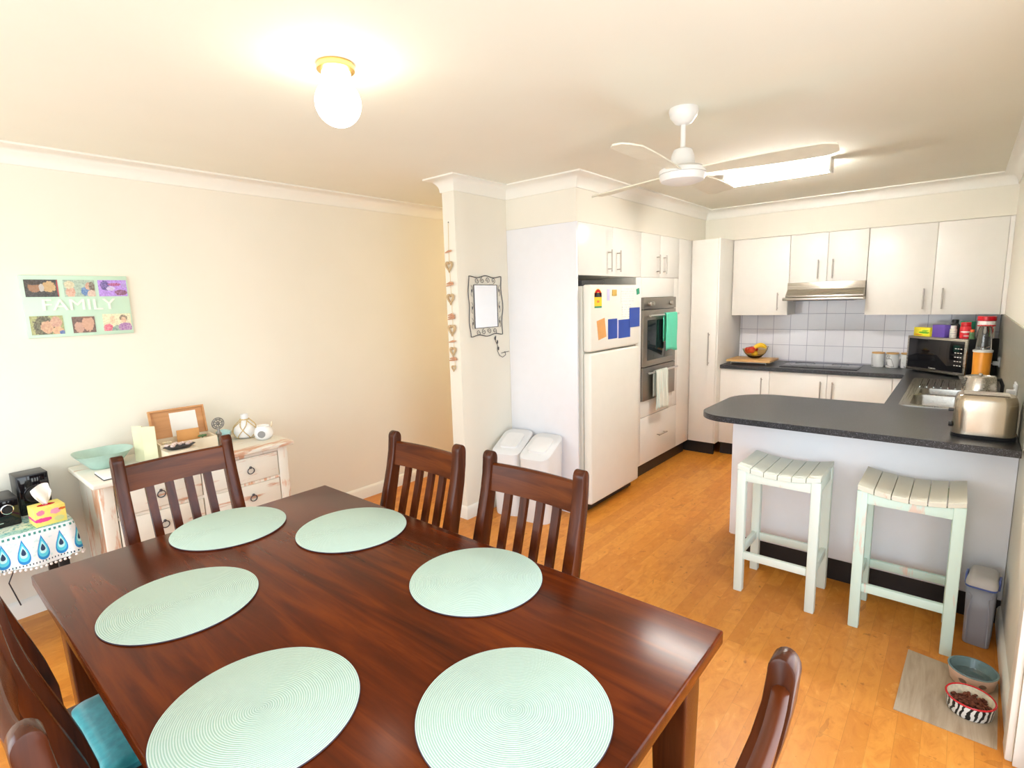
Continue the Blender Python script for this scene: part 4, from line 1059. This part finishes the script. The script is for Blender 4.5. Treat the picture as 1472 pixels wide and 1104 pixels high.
# toaster
T = thing('toaster', 'brushed steel two slot toaster at the near end of the worktop', 'toaster', (.108, 3.20, W_), R(1))
X, Y = .110, .082
def TL(k, z, q=0): return [(p[0], p[1], z) for p in rrect(-X * k - q, X * k + q, -Y * k - q, Y * k + q, .05 * k, 7)]
b = B(); loft(b, [TL(1.0, 0, .002), TL(1.0, .016, .004)]); part('base', b, 'blackp', T)
b = B(); loft(b, [TL(1, .0165), TL(1.0, .12), TL(.985, .165), TL(.93, .188), TL(.88, .193)]); part('shell', b, 'toast', T)
b = B(); 
for y in (-.026, .026): box(b, -.075, .075, y - .011, y + .011, .1905, .1945, .001)
part('slots', b, 'blackp', T)
b = B()
for y in (-.040, -.012, .012, .040): tube(b, [(-.078, y, .197), (.078, y, .197)], .0028, 8)
part('slot_rails', b, 'chrome', T)
b = B(); box(b, -X - .018, -X + .002, -.014, .014, .105, .118, .003); part('lever', b, 'blackp', T)
b = B(); cyl(b, 0, 0, 0, .014, .014, .012, 20, .002, mat=Matrix.Translation((-X, -.03, .05)) @ Matrix.Rotation(R(-90), 4, 'Y')); part('dial', b, 'blackp', T)
# kettle
T = thing('kettle', 'brushed steel kettle with a spout, behind the toaster', 'kettle', (.092, 3.63, W_))
b = B(); lathe(b, [(0, 0), (.078, 0), (.080, .012), (0, .012)], 0, 0, 40); part('base', b, 'blackp', T)
b = B(); lathe(b, [(.0, .0125), (.076, .0125), (.078, .03), (.070, .15), (.064, .215), (.060, .222), (.056, .223)], 0, 0, 48); part('body', b, 'steelx', T)
b = B(); lathe(b, [(.056, .2225), (.050, .217), (.03, .219), (0, .222)], 0, 0, 40); ball(b, (0, 0, .228), .009); part('lid', b, 'steel', T)
b = B(); loft(b, [[(-.060, -.020, .215), (-.060, .020, .215), (-.093, 0, .219)], [(-.066, -.014, .18), (-.066, .014, .18), (-.080, 0, .185)], [(-.068, -.003, .15), (-.068, .003, .15), (-.071, 0, .152)]], mat=Matrix.Rotation(R(20), 4, 'Z')); part('spout', b, 'steelx', T)
b = B(); tube(b, [(.055, .02, .20), (.095, .03, .20), (.108, .035, .17), (.105, .035, .07), (.075, .028, .045)], .009, 10, mat=Matrix.Rotation(R(20), 4, 'Z')); part('handle', b, 'blackp', T)
# blender
T = thing('personal_blender', 'small blender with orange base and clear cup in front of the microwave side', 'blender', (.128, 5.145, W_))
MAT['copper'] = simple('orange_metallic', (.85, .33, .03), .28, var=.05)
b = B(); lathe(b, [(0, 0), (.056, 0), (.056, .01), (.050, .06), (.054, .20), (.052, .208), (0, .208)], 0, 0, 40); part('motor_base', b, 'copper', T)
b = B(); lathe(b, [(.046, .2085), (.057, .2085), (.058, .222), (.050, .226), (.046, .2265), (.046, .2085)], 0, 0, 40); part('collar', b, 'whitep', T)
b = B(); lathe(b, [(.045, .227), (.045, .25), (.040, .36), (.033, .395), (0, .40), (0, .397), (.031, .392), (.037, .36), (.042, .25), (.042, .227), (.045, .227)], 0, 0, 40); part('cup', b, 'glass', T)
b = B(); 
for k in range(4): a = k * PI / 2; tube(b, [(0, 0, .235), (.018 * math.cos(a), .018 * math.sin(a), .25)], .002, 5)
cyl(b, 0, 0, .2275, .236, .01, seg=16); part('blades', b, 'chrome', T)
# microwave
import mathutils
mL = Vector((-.337, 5.55)); mR = Vector((.042, 5.195)); mid = (mL + mR) / 2; wM = (mR - mL).length; ang = math.atan2(mR.y - mL.y, mR.x - mL.x)
T = thing('microwave', 'steel framed black microwave set diagonally in the worktop corner', 'microwave', (mid.x, mid.y, W_), ang)
hw = wM / 2; hM = .292; dM = .262
b = B(); box(b, -hw, hw, .012, dM, .014, hM, .004); part('case', b, 'blackp', T)
b = B()
for x in (-hw + .04, hw - .04):
    for y in (.04, dM - .04): cyl(b, x, y, 0, .014, .012, seg=12)
part('feet', b, 'blackp', T)
b = B(); box(b, -hw, hw, -.006, .011, .014, hM, .003); fm = part('steel_front', b, 'steelx', T)
b = B(); box(b, -hw + .018, hw - .018, -.009, -.0065, .038, hM - .018, .001); d = part('black_panel', b, 'blackg', T)
b = B()
for r_ in range(5):
    for c_ in range(3): box(b, hw - .090 + c_ * .022, hw - .076 + c_ * .022, -.0098, -.0093, .215 - r_ * .032, .221 - r_ * .032)
part('keypad', b, 'paper', d)
b = text('Panasonic', .016, .0003); bmesh.ops.transform(b, matrix=Matrix.Translation((-.01, -.0095, .047)) @ Matrix.Rotation(R(90), 4, 'X'), verts=b.verts); part('lettering', b, 'paper', d)
# things on the microwave: local frame of the microwave
MZ = W_ + hM + .0005
MW = Matrix.Translation((mid.x, mid.y, 0)) @ Matrix.Rotation(ang, 4, 'Z')
def onmw(x, y): v = MW @ Vector((x, y, 0)); return (v.x, v.y, MZ)
yb = blobs('yellow_green_carton', (.80, .66, .02), [(.02, .03, .05, .009, (.10, .35, .02)), (-.03, .012, .04, .006, (.75, .35, .02)), (.03, .045, .03, .006, (.2, .45, .03))], .5, ax=(0, 2))
b = B(); box(b, -.075, .075, -.025, .025, 0, .070, .002); solo('tea_carton', b, yb, 'yellow and green carton at the left on the microwave', 'box', loc=onmw(-.150, .035), rz=ang, world=False)
MAT['purple'] = simple('purple_card', (.14, .08, .45), .5, var=.1)
b = B(); box(b, -.055, .055, -.03, .03, 0, .095, .002); solo('purple_box', b, 'purple', 'purple box between the yellow carton and the dark bottle on the microwave', 'box', loc=onmw(-.012, .05), rz=ang, world=False)
T = thing('dark_bottle', 'black capped dark bottle behind the purple box on the microwave', 'bottle', onmw(.0, .15))
b = B(); lathe(b, [(0, 0), (.034, 0), (.036, .01), (.036, .085), (.022, .103), (.018, .107), (0, .107)], 0, 0, 28); part('body', b, 'ink', T)
b = B(); cyl(b, 0, 0, .1075, .135, .022, seg=24, bev=.003); part('cap', b, 'blackp', T)
T = thing('spice_bottle', 'little white labelled bottle on the microwave beside the red jar', 'bottle', onmw(.090, .045))
b = B(); cyl(b, 0, 0, 0, .070, .022, seg=24, bev=.002); part('body', b, 'printed', T)
b = B(); cyl(b, 0, 0, .0705, .094, .018, seg=24, bev=.002); part('cap', b, 'whitep', T)
T = thing('red_jar', 'red jar with red lid on the microwave', 'jar', onmw(.160, .075))
MAT['redlab'] = blobs('red_jar_label', (.50, .01, .02), [(0, .05, .03, .006, (.8, .7, .7)), (.01, .02, .02, .005, (.8, .5, .5))], .25, ax=(0, 2))
b = B(); lathe(b, [(0, 0), (.033, 0), (.035, .006), (.035, .082), (.029, .092), (0, .092)], 0, 0, 28); part('body', b, 'redlab', T)
b = B(); cyl(b, 0, 0, .0925, .122, .031, seg=28, bev=.003); part('lid', b, 'red', T)
b = B(); box(b, -.045, .045, -.02, .02, 0, .125, .002); solo('green_box', b, 'green', 'dark green box between the red jar and the tub with the red lid', 'box', loc=onmw(.095, .16), rz=ang, world=False)
T = thing('powder_tub', 'white tub with red lid and red markings, tallest thing on the microwave', 'tub', onmw(.208, .195))
MAT['tublab'] = blobs('tub_label', (.80, .74, .66), [(.0, .095, .06, .008, (.7, .03, .04)), (.03, .06, .012, .03, (.7, .05, .05)), (-.03, .045, .018, .012, (.85, .2, .03)), (-.005, .07, .02, .006, (.3, .25, .2))], .4, ax=(0, 2))
b = B(); lathe(b, [(0, 0), (.050, 0), (.053, .005), (.053, .124), (.049, .130), (0, .130)], 0, 0, 36); part('body', b, 'tublab', T)
b = B(); cyl(b, 0, 0, .1305, .164, .056, seg=36, bev=.004); part('lid', b, 'red', T)
MAT['chilli'] = simple('orange_red_cap', (.85, .13, .03), .3)
T = thing('sauce_bottle', 'small bottle with orange cap in front of the dark green box', 'bottle', onmw(.232, .055))
b = B(); cyl(b, 0, 0, 0, .05, .018, .014, 20, .002); part('body', b, 'leafy', T); b = B(); cyl(b, 0, 0, .0505, .072, .013, seg=20, bev=.002); part('cap', b, 'chilli', T)

# canisters
def marble():
    m = M('white_marble_glaze', (.82, .82, .82), .2); n = m.noise(m.coord(), 5, 2, .5, 1.6)
    v = ((n - .5).f('ABSOLUTE') * 45.0).clamp(); m.col(m.mix(v, (.22, .22, .24), (.80, .81, .82))); return m.m
MAT['marble'] = marble()
def can(x, y, label):
    T = thing('canister', label, 'canister', (x, y, W_), random.uniform(0, 6), 'marble look canisters with wooden lids')
    b = B(); cyl(b, 0, 0, 0, .118, .047, seg=36, bev=.003); part('body', b, 'marble', T)
    b = B(); cyl(b, 0, 0, .1185, .130, .048, seg=36, bev=.002); part('lid', b, 'bamboo', T)
can(-.553, 5.70, 'marble look canister with wooden lid, left of the three'); can(-.448, 5.69, 'marble look canister with wooden lid, middle of the three')
can(-.342, 5.705, 'marble look canister mostly hidden behind the microwave')

# bread board + fruit bowl
bx0, bx1, by0, by1 = -1.755, -1.355, 5.345, 5.665
T = thing('serving_board', 'wooden board on short metal legs beside the pantry, under the fruit bowl', 'board', ((bx0 + bx1) / 2, (by0 + by1) / 2, W_), world=True)
b = B(); box(b, bx0, bx1, by0, by1, .925, .945, .004); part('board', b, 'bamboo', T)
for y in (by0 + .02, by1 - .02):
    b = B(); tube(b, [(bx0 + .04, y, .904), (bx0 + .04, y, .921), (bx1 - .04, y, .921), (bx1 - .04, y, .904)], .004, 8); part('leg_frame', b, 'whitep', T)
fb = (-1.545, 5.545, .9455)
b = B(); lathe(b, [(0, 0), (.040, 0), (.060, .012), (.098, .055), (.115, .092), (.1125, .093), (.095, .057), (.057, .016), (0, .006)], 0, 0, 48)
solo('fruit_bowl', b, 'amber', 'clear amber glass bowl of fruit on the wooden board', 'bowl', loc=fb, world=False, smooth=70)
def fruitm(name, a, c_): 
    m = M(name, a, .3); m.col(m.ramp(m.noise(m.coord(), 30, 2), [(.35, a), (.7, c_)])); return m.m
MAT['apple'] = fruitm('red_apple_skin', (.55, .01, .01), (.75, .10, .03)); MAT['lemon'] = fruitm('yellow_fruit_skin', (.88, .60, .02), (.92, .70, .08)); MAT['banana'] = fruitm('banana_skin', (.90, .62, .02), (.86, .52, .03))
def apple(x, y, z, lab):
    T = thing('apple', lab, 'apple', (fb[0] + x, fb[1] + y, fb[2] + z))
    b = B(); lathe(b, [(0, .006), (.014, 0), (.028, .008), (.036, .030), (.034, .05), (.020, .062), (.008, .058), (0, .053)], 0, 0, 28); part('flesh', b, 'apple', T, smooth=80)
    b = B(); tube(b, [(0, 0, .054), (.002, 0, .068)], .0015, 6); part('stalk', b, 'ink', T)
apple(-.056, -.025, .045, 'red apple at the left rim of the fruit bowl'); apple(-.018, -.060, .055, 'bright red apple at the front of the fruit bowl'); apple(-.02, .045, .05, 'red apple at the back of the fruit bowl')
b = B(); ball(b, (0, 0, 0), .032, (1, 1.15, .95), 3); solo('lemon', b, 'lemon', 'yellow fruit low in the front of the bowl', 'fruit', loc=(fb[0] + .0, fb[1] - .01, fb[2] + .042), world=False, smooth=80)
def banana(dx, dy, dz, rz, lab):
    T = thing('banana', lab, 'banana', (fb[0] + dx, fb[1] + dy, fb[2] + dz), rz)
    b = B(); pts = [(-.075 + .15 * i / 12, 0, .040 - .045 * (((i - 6) / 6) ** 2) + .04 * (i / 12)) for i in range(13)]
    tube(b, pts, [.005, .010, .014, .016, .017, .0175, .0175, .017, .016, .014, .011, .007, .004], 8); part('peel', b, 'banana', T, smooth=80)
    b = B(); tube(b, [pts[-1], (pts[-1][0] + .012, 0, pts[-1][2] + .004)], .0038, 6); part('tip', b, 'ink', T)
banana(.035, -.030, .062, R(22), 'banana at the front right of the fruit bowl'); banana(.030, .022, .070, R(30), 'banana lying behind the front one in the fruit bowl')
# power points
for (y, z, lab) in ((5.28, 1.03, 'white power point with a plug, on the side tiles near the blender'), (3.60, 1.065, 'white power point on the side tiles above the toaster')):
    T = thing('power_point', lab, 'power outlet', (XR - .0105, y, z), 0, world=False)
    b = B(); box(b, -.008, 0, -.058, .058, -.036, .036, .003); part('plate', b, 'whitep', T)
    b = B()
    for dy in (-.03, .03): box(b, -.012, -.0085, dy - .008, dy + .008, .010, .024, .001)
    part('switches', b, 'whitep', T)
    b = B(); box(b, -.040, -.0085, -.045, -.015, -.025, .004, .004); part('plug', b, 'whitep', T)
b = B(); tube(b, [(.19, 5.25, 1.02), (.15, 5.27, .98), (.165, 5.25, .93), (.15, 5.215, .908)], .003, 8); solo('extension_lead', b, 'whitep', 'white cord from the plug down to the blender', 'cord')

# ------------------------------------------------------------------ floor things near the right wall
def vinyl():
    m = M('grey_wood_vinyl', (.4, .34, .28), .55); x, y, z = m.xyz(); n = m.noise(m.comb(x * 30.0, y * 3.0), 1, 5, .6, 1.0)
    m.col(m.ramp(n, [(.3, (.34, .25, .16)), (.5, (.44, .34, .23)), (.7, (.52, .42, .30))])); return m.m
b = B(); prism(b, [(-.072, 2.745), (-.088, 2.292), (.205, 2.285), (.222, 2.70)], 'z', .0005, .004)
solo('pet_mat', b, vinyl(), 'grey wood-look vinyl mat under the pet bowls', 'mat')
MAT['peach'] = blobs('peach_glaze_with_paw_prints', (.70, .45, .32), [(-.03, .03, .012, .010, (.25, .16, .12)), (.03, .03, .012, .010, (.25, .16, .12))], .35, ax=(0, 2), var=(.78, .54, .40))
MAT['slate'] = simple('slate_blue_glaze', (.17, .26, .27), .2)
T = thing('pet_bowl', 'round pet bowl, blue grey inside and peach outside, holding water', 'bowl', (.140, 2.652, .0045))
b = B(); lathe(b, [(0, 0), (.066, 0), (.070, .004), (.078, .052), (.078, .056)], 0, 0, 48); part('outside', b, 'peach', T)
b = B(); lathe(b, [(.078, .0562), (.080, .059), (.074, .060), (.064, .020), (.055, .010), (0, .008)], 0, 0, 48); part('inside', b, 'slate', T)
b = B(); cyl(b, 0, 0, .022, .0235, .0635, seg=48); part('water', b, 'glass', T)
mz = M('zebra_glaze', (.85, .85, .8), .3); x, y, z = mz.xyz(); a = x.f('ARCTAN2', y); nz = mz.noise(mz.coord(), 26, 2)
st = (a * 24.0 + nz * 11.0 + z * 60.0).f('SINE').gt(.1); mz.col(mz.mix(st, (.86, .85, .80), (.012, .012, .012))); MAT['zebra'] = mz.m
T = thing('pet_bowl', 'zebra striped pet bowl with red rim full of brown kibble', 'bowl', (.132, 2.452, .0045))
b = B(); lathe(b, [(0, 0), (.064, 0), (.068, .004), (.073, .052)], 0, 0, 48); part('outside', b, 'zebra', T)
b = B(); lathe(b, [(.073, .0522), (.0755, .056), (.073, .0595), (.069, .0575), (.070, .0522), (.073, .0522)], 0, 0, 48); part('rim', b, 'red', T)
b = B(); lathe(b, [(.0695, .056), (.062, .02), (.05, .010), (0, .008)], 0, 0, 48); part('inside', b, 'petal', T)
MAT['kib'] = simple('brown_kibble', (.16, .045, .02), .8, var=.4, scale=90)
b = B()
for i in range(150):
    r, a = .058 * math.sqrt(random.random()), random.uniform(0, 2 * PI); t = B(); bmesh.ops.create_icosphere(t, subdivisions=1, radius=.0065)
    merge(b, t, Matrix.Translation((r * math.cos(a), r * math.sin(a), .026 + random.uniform(0, .012) + .008 * (1 - r / .058))) @ Matrix.Rotation(random.uniform(0, 3), 4, 'X') @ Matrix.Diagonal((1, 1, .6, 1)))
cyl(b, 0, 0, .012, .028, .055, seg=32)
k = part('kibble', b, 'kib', T); k['kind'] = 'stuff'
T = thing('food_container', 'tall clear pet food container with grey lid and blue clips, against the peninsula', 'container', (.160, 3.03, 0), R(-6))
def FL(k, z, q=0): return [(p[0] * k, p[1] * k, z) for p in rrect(-.050 - q, .050 + q, -.085 - q, .085 + q, .022, 5)]
b = B(); loft(b, [FL(.90, .001), FL(.92, .006), FL(.96, .16), FL(1.02, .275)], True, False)
o = part('tub', b, 'frost', T); sm = o.modifiers.new('th', 'SOLIDIFY'); sm.thickness = .002
b = B(); loft(b, [FL(.86, .006), FL(.90, .16), FL(.88, .165)]); part('kibble_fill', b, simple('dull_brown_feed', (.25, .18, .18), .9, var=.3, scale=80), T)
b = B(); loft(b, [FL(1.05, .276, .001), FL(1.06, .29, .001), FL(1.0, .305), FL(.85, .318), FL(.7, .322)]); part('lid', b, simple('grey_beige_lid', (.55, .52, .50), .45), T)
b = B(); loft(b, [FL(1.075, .274, .001), FL(1.075, .281, .001)]); part('seal', b, simple('blue_seal', (.08, .12, .35), .4), T)
for s in (-1, 1): b = B(); box(b, s * .056 - .004, s * .056 + .004, -.03, .03, .262, .308, .002); part('clip', b, simple('blue_clip', (.10, .14, .40), .4), T)
for s in (-1, 1): b = B(); tube(b, [(s * .036, -.0835, .01), (s * .036, -.086, .16), (s * .028, -.088, .235), (s * .040, -.089, .25)], .003, 6); part('rib', b, 'frost', T)

# ------------------------------------------------------------------ lights
def area(name, loc, rot, sx, sy, power, col):
    l = bpy.data.lights.new(name, 'AREA'); l.shape = 'RECTANGLE'; l.size = sx; l.size_y = sy; l.energy = power; l.color = col
    o = bpy.data.objects.new(name, l); COL.objects.link(o); o.location = loc; o.rotation_euler = rot; return o
area('window_daylight', (-1.725, YR - .12, 1.15), (R(90), 0, 0), 3.4, 2.0, 82, (.88, .94, 1.0))
area('added_door_light', (XR + .14, .65, 1.05), (R(90), 0, R(90)), 3.0, 1.9, 46, (.90, .95, 1.0))  # added light outside the made-up sliding door, brightens the room from the right
def point(name, loc, power, col, r=.07):
    l = bpy.data.lights.new(name, 'POINT'); l.energy = power; l.color = col; l.shadow_soft_size = r
    o = bpy.data.objects.new(name, l); COL.objects.link(o); o.location = loc; return o
point('hall_lamp', (-3.23, 4.9, 2.2), 24, (1, .74, .42))
w = bpy.data.worlds.new('World'); SC.world = w; w.use_nodes = True; nt = w.node_tree
bg = nt.nodes['Background']; sky = nt.nodes.new('ShaderNodeTexSky')
sky.sky_type = 'NISHITA'; sky.sun_elevation = R(40); sky.sun_rotation = R(30); sky.sun_disc = False
nt.links.new(sky.outputs[0], bg.inputs[0]); bg.inputs[1].default_value = .25

# ------------------------------------------------------------------ camera
yaw, pitch, roll, F, h = .7018, -.1554, -.0286, 767.72, 1.5758
cy_, sy_, cp_, sp_ = math.cos(yaw), math.sin(yaw), math.cos(pitch), math.sin(pitch)
fw = Vector((-sy_ * cp_, cy_ * cp_, sp_)); r = Vector((cy_, sy_, 0)); up = r.cross(fw)
r2 = math.cos(roll) * r + math.sin(roll) * up; u2 = -math.sin(roll) * r + math.cos(roll) * up
cam = bpy.data.cameras.new('Camera'); cam.sensor_width = 36; cam.lens = F / 1472 * 36; cam.clip_start = .02
co = bpy.data.objects.new('Camera', cam); COL.objects.link(co)
m4 = Matrix((r2, u2, -fw)).transposed().to_4x4(); m4.translation = Vector((0, 0, h)); co.matrix_world = m4
SC.camera = co
SC.view_settings.view_transform = 'Standard'; SC.view_settings.look = 'None'; SC.view_settings.exposure = 0.36; SC.view_settings.gamma = 1
SC.view_settings.use_curve_mapping = False
SC.cycles.max_bounces = 10; SC.cycles.diffuse_bounces = 5
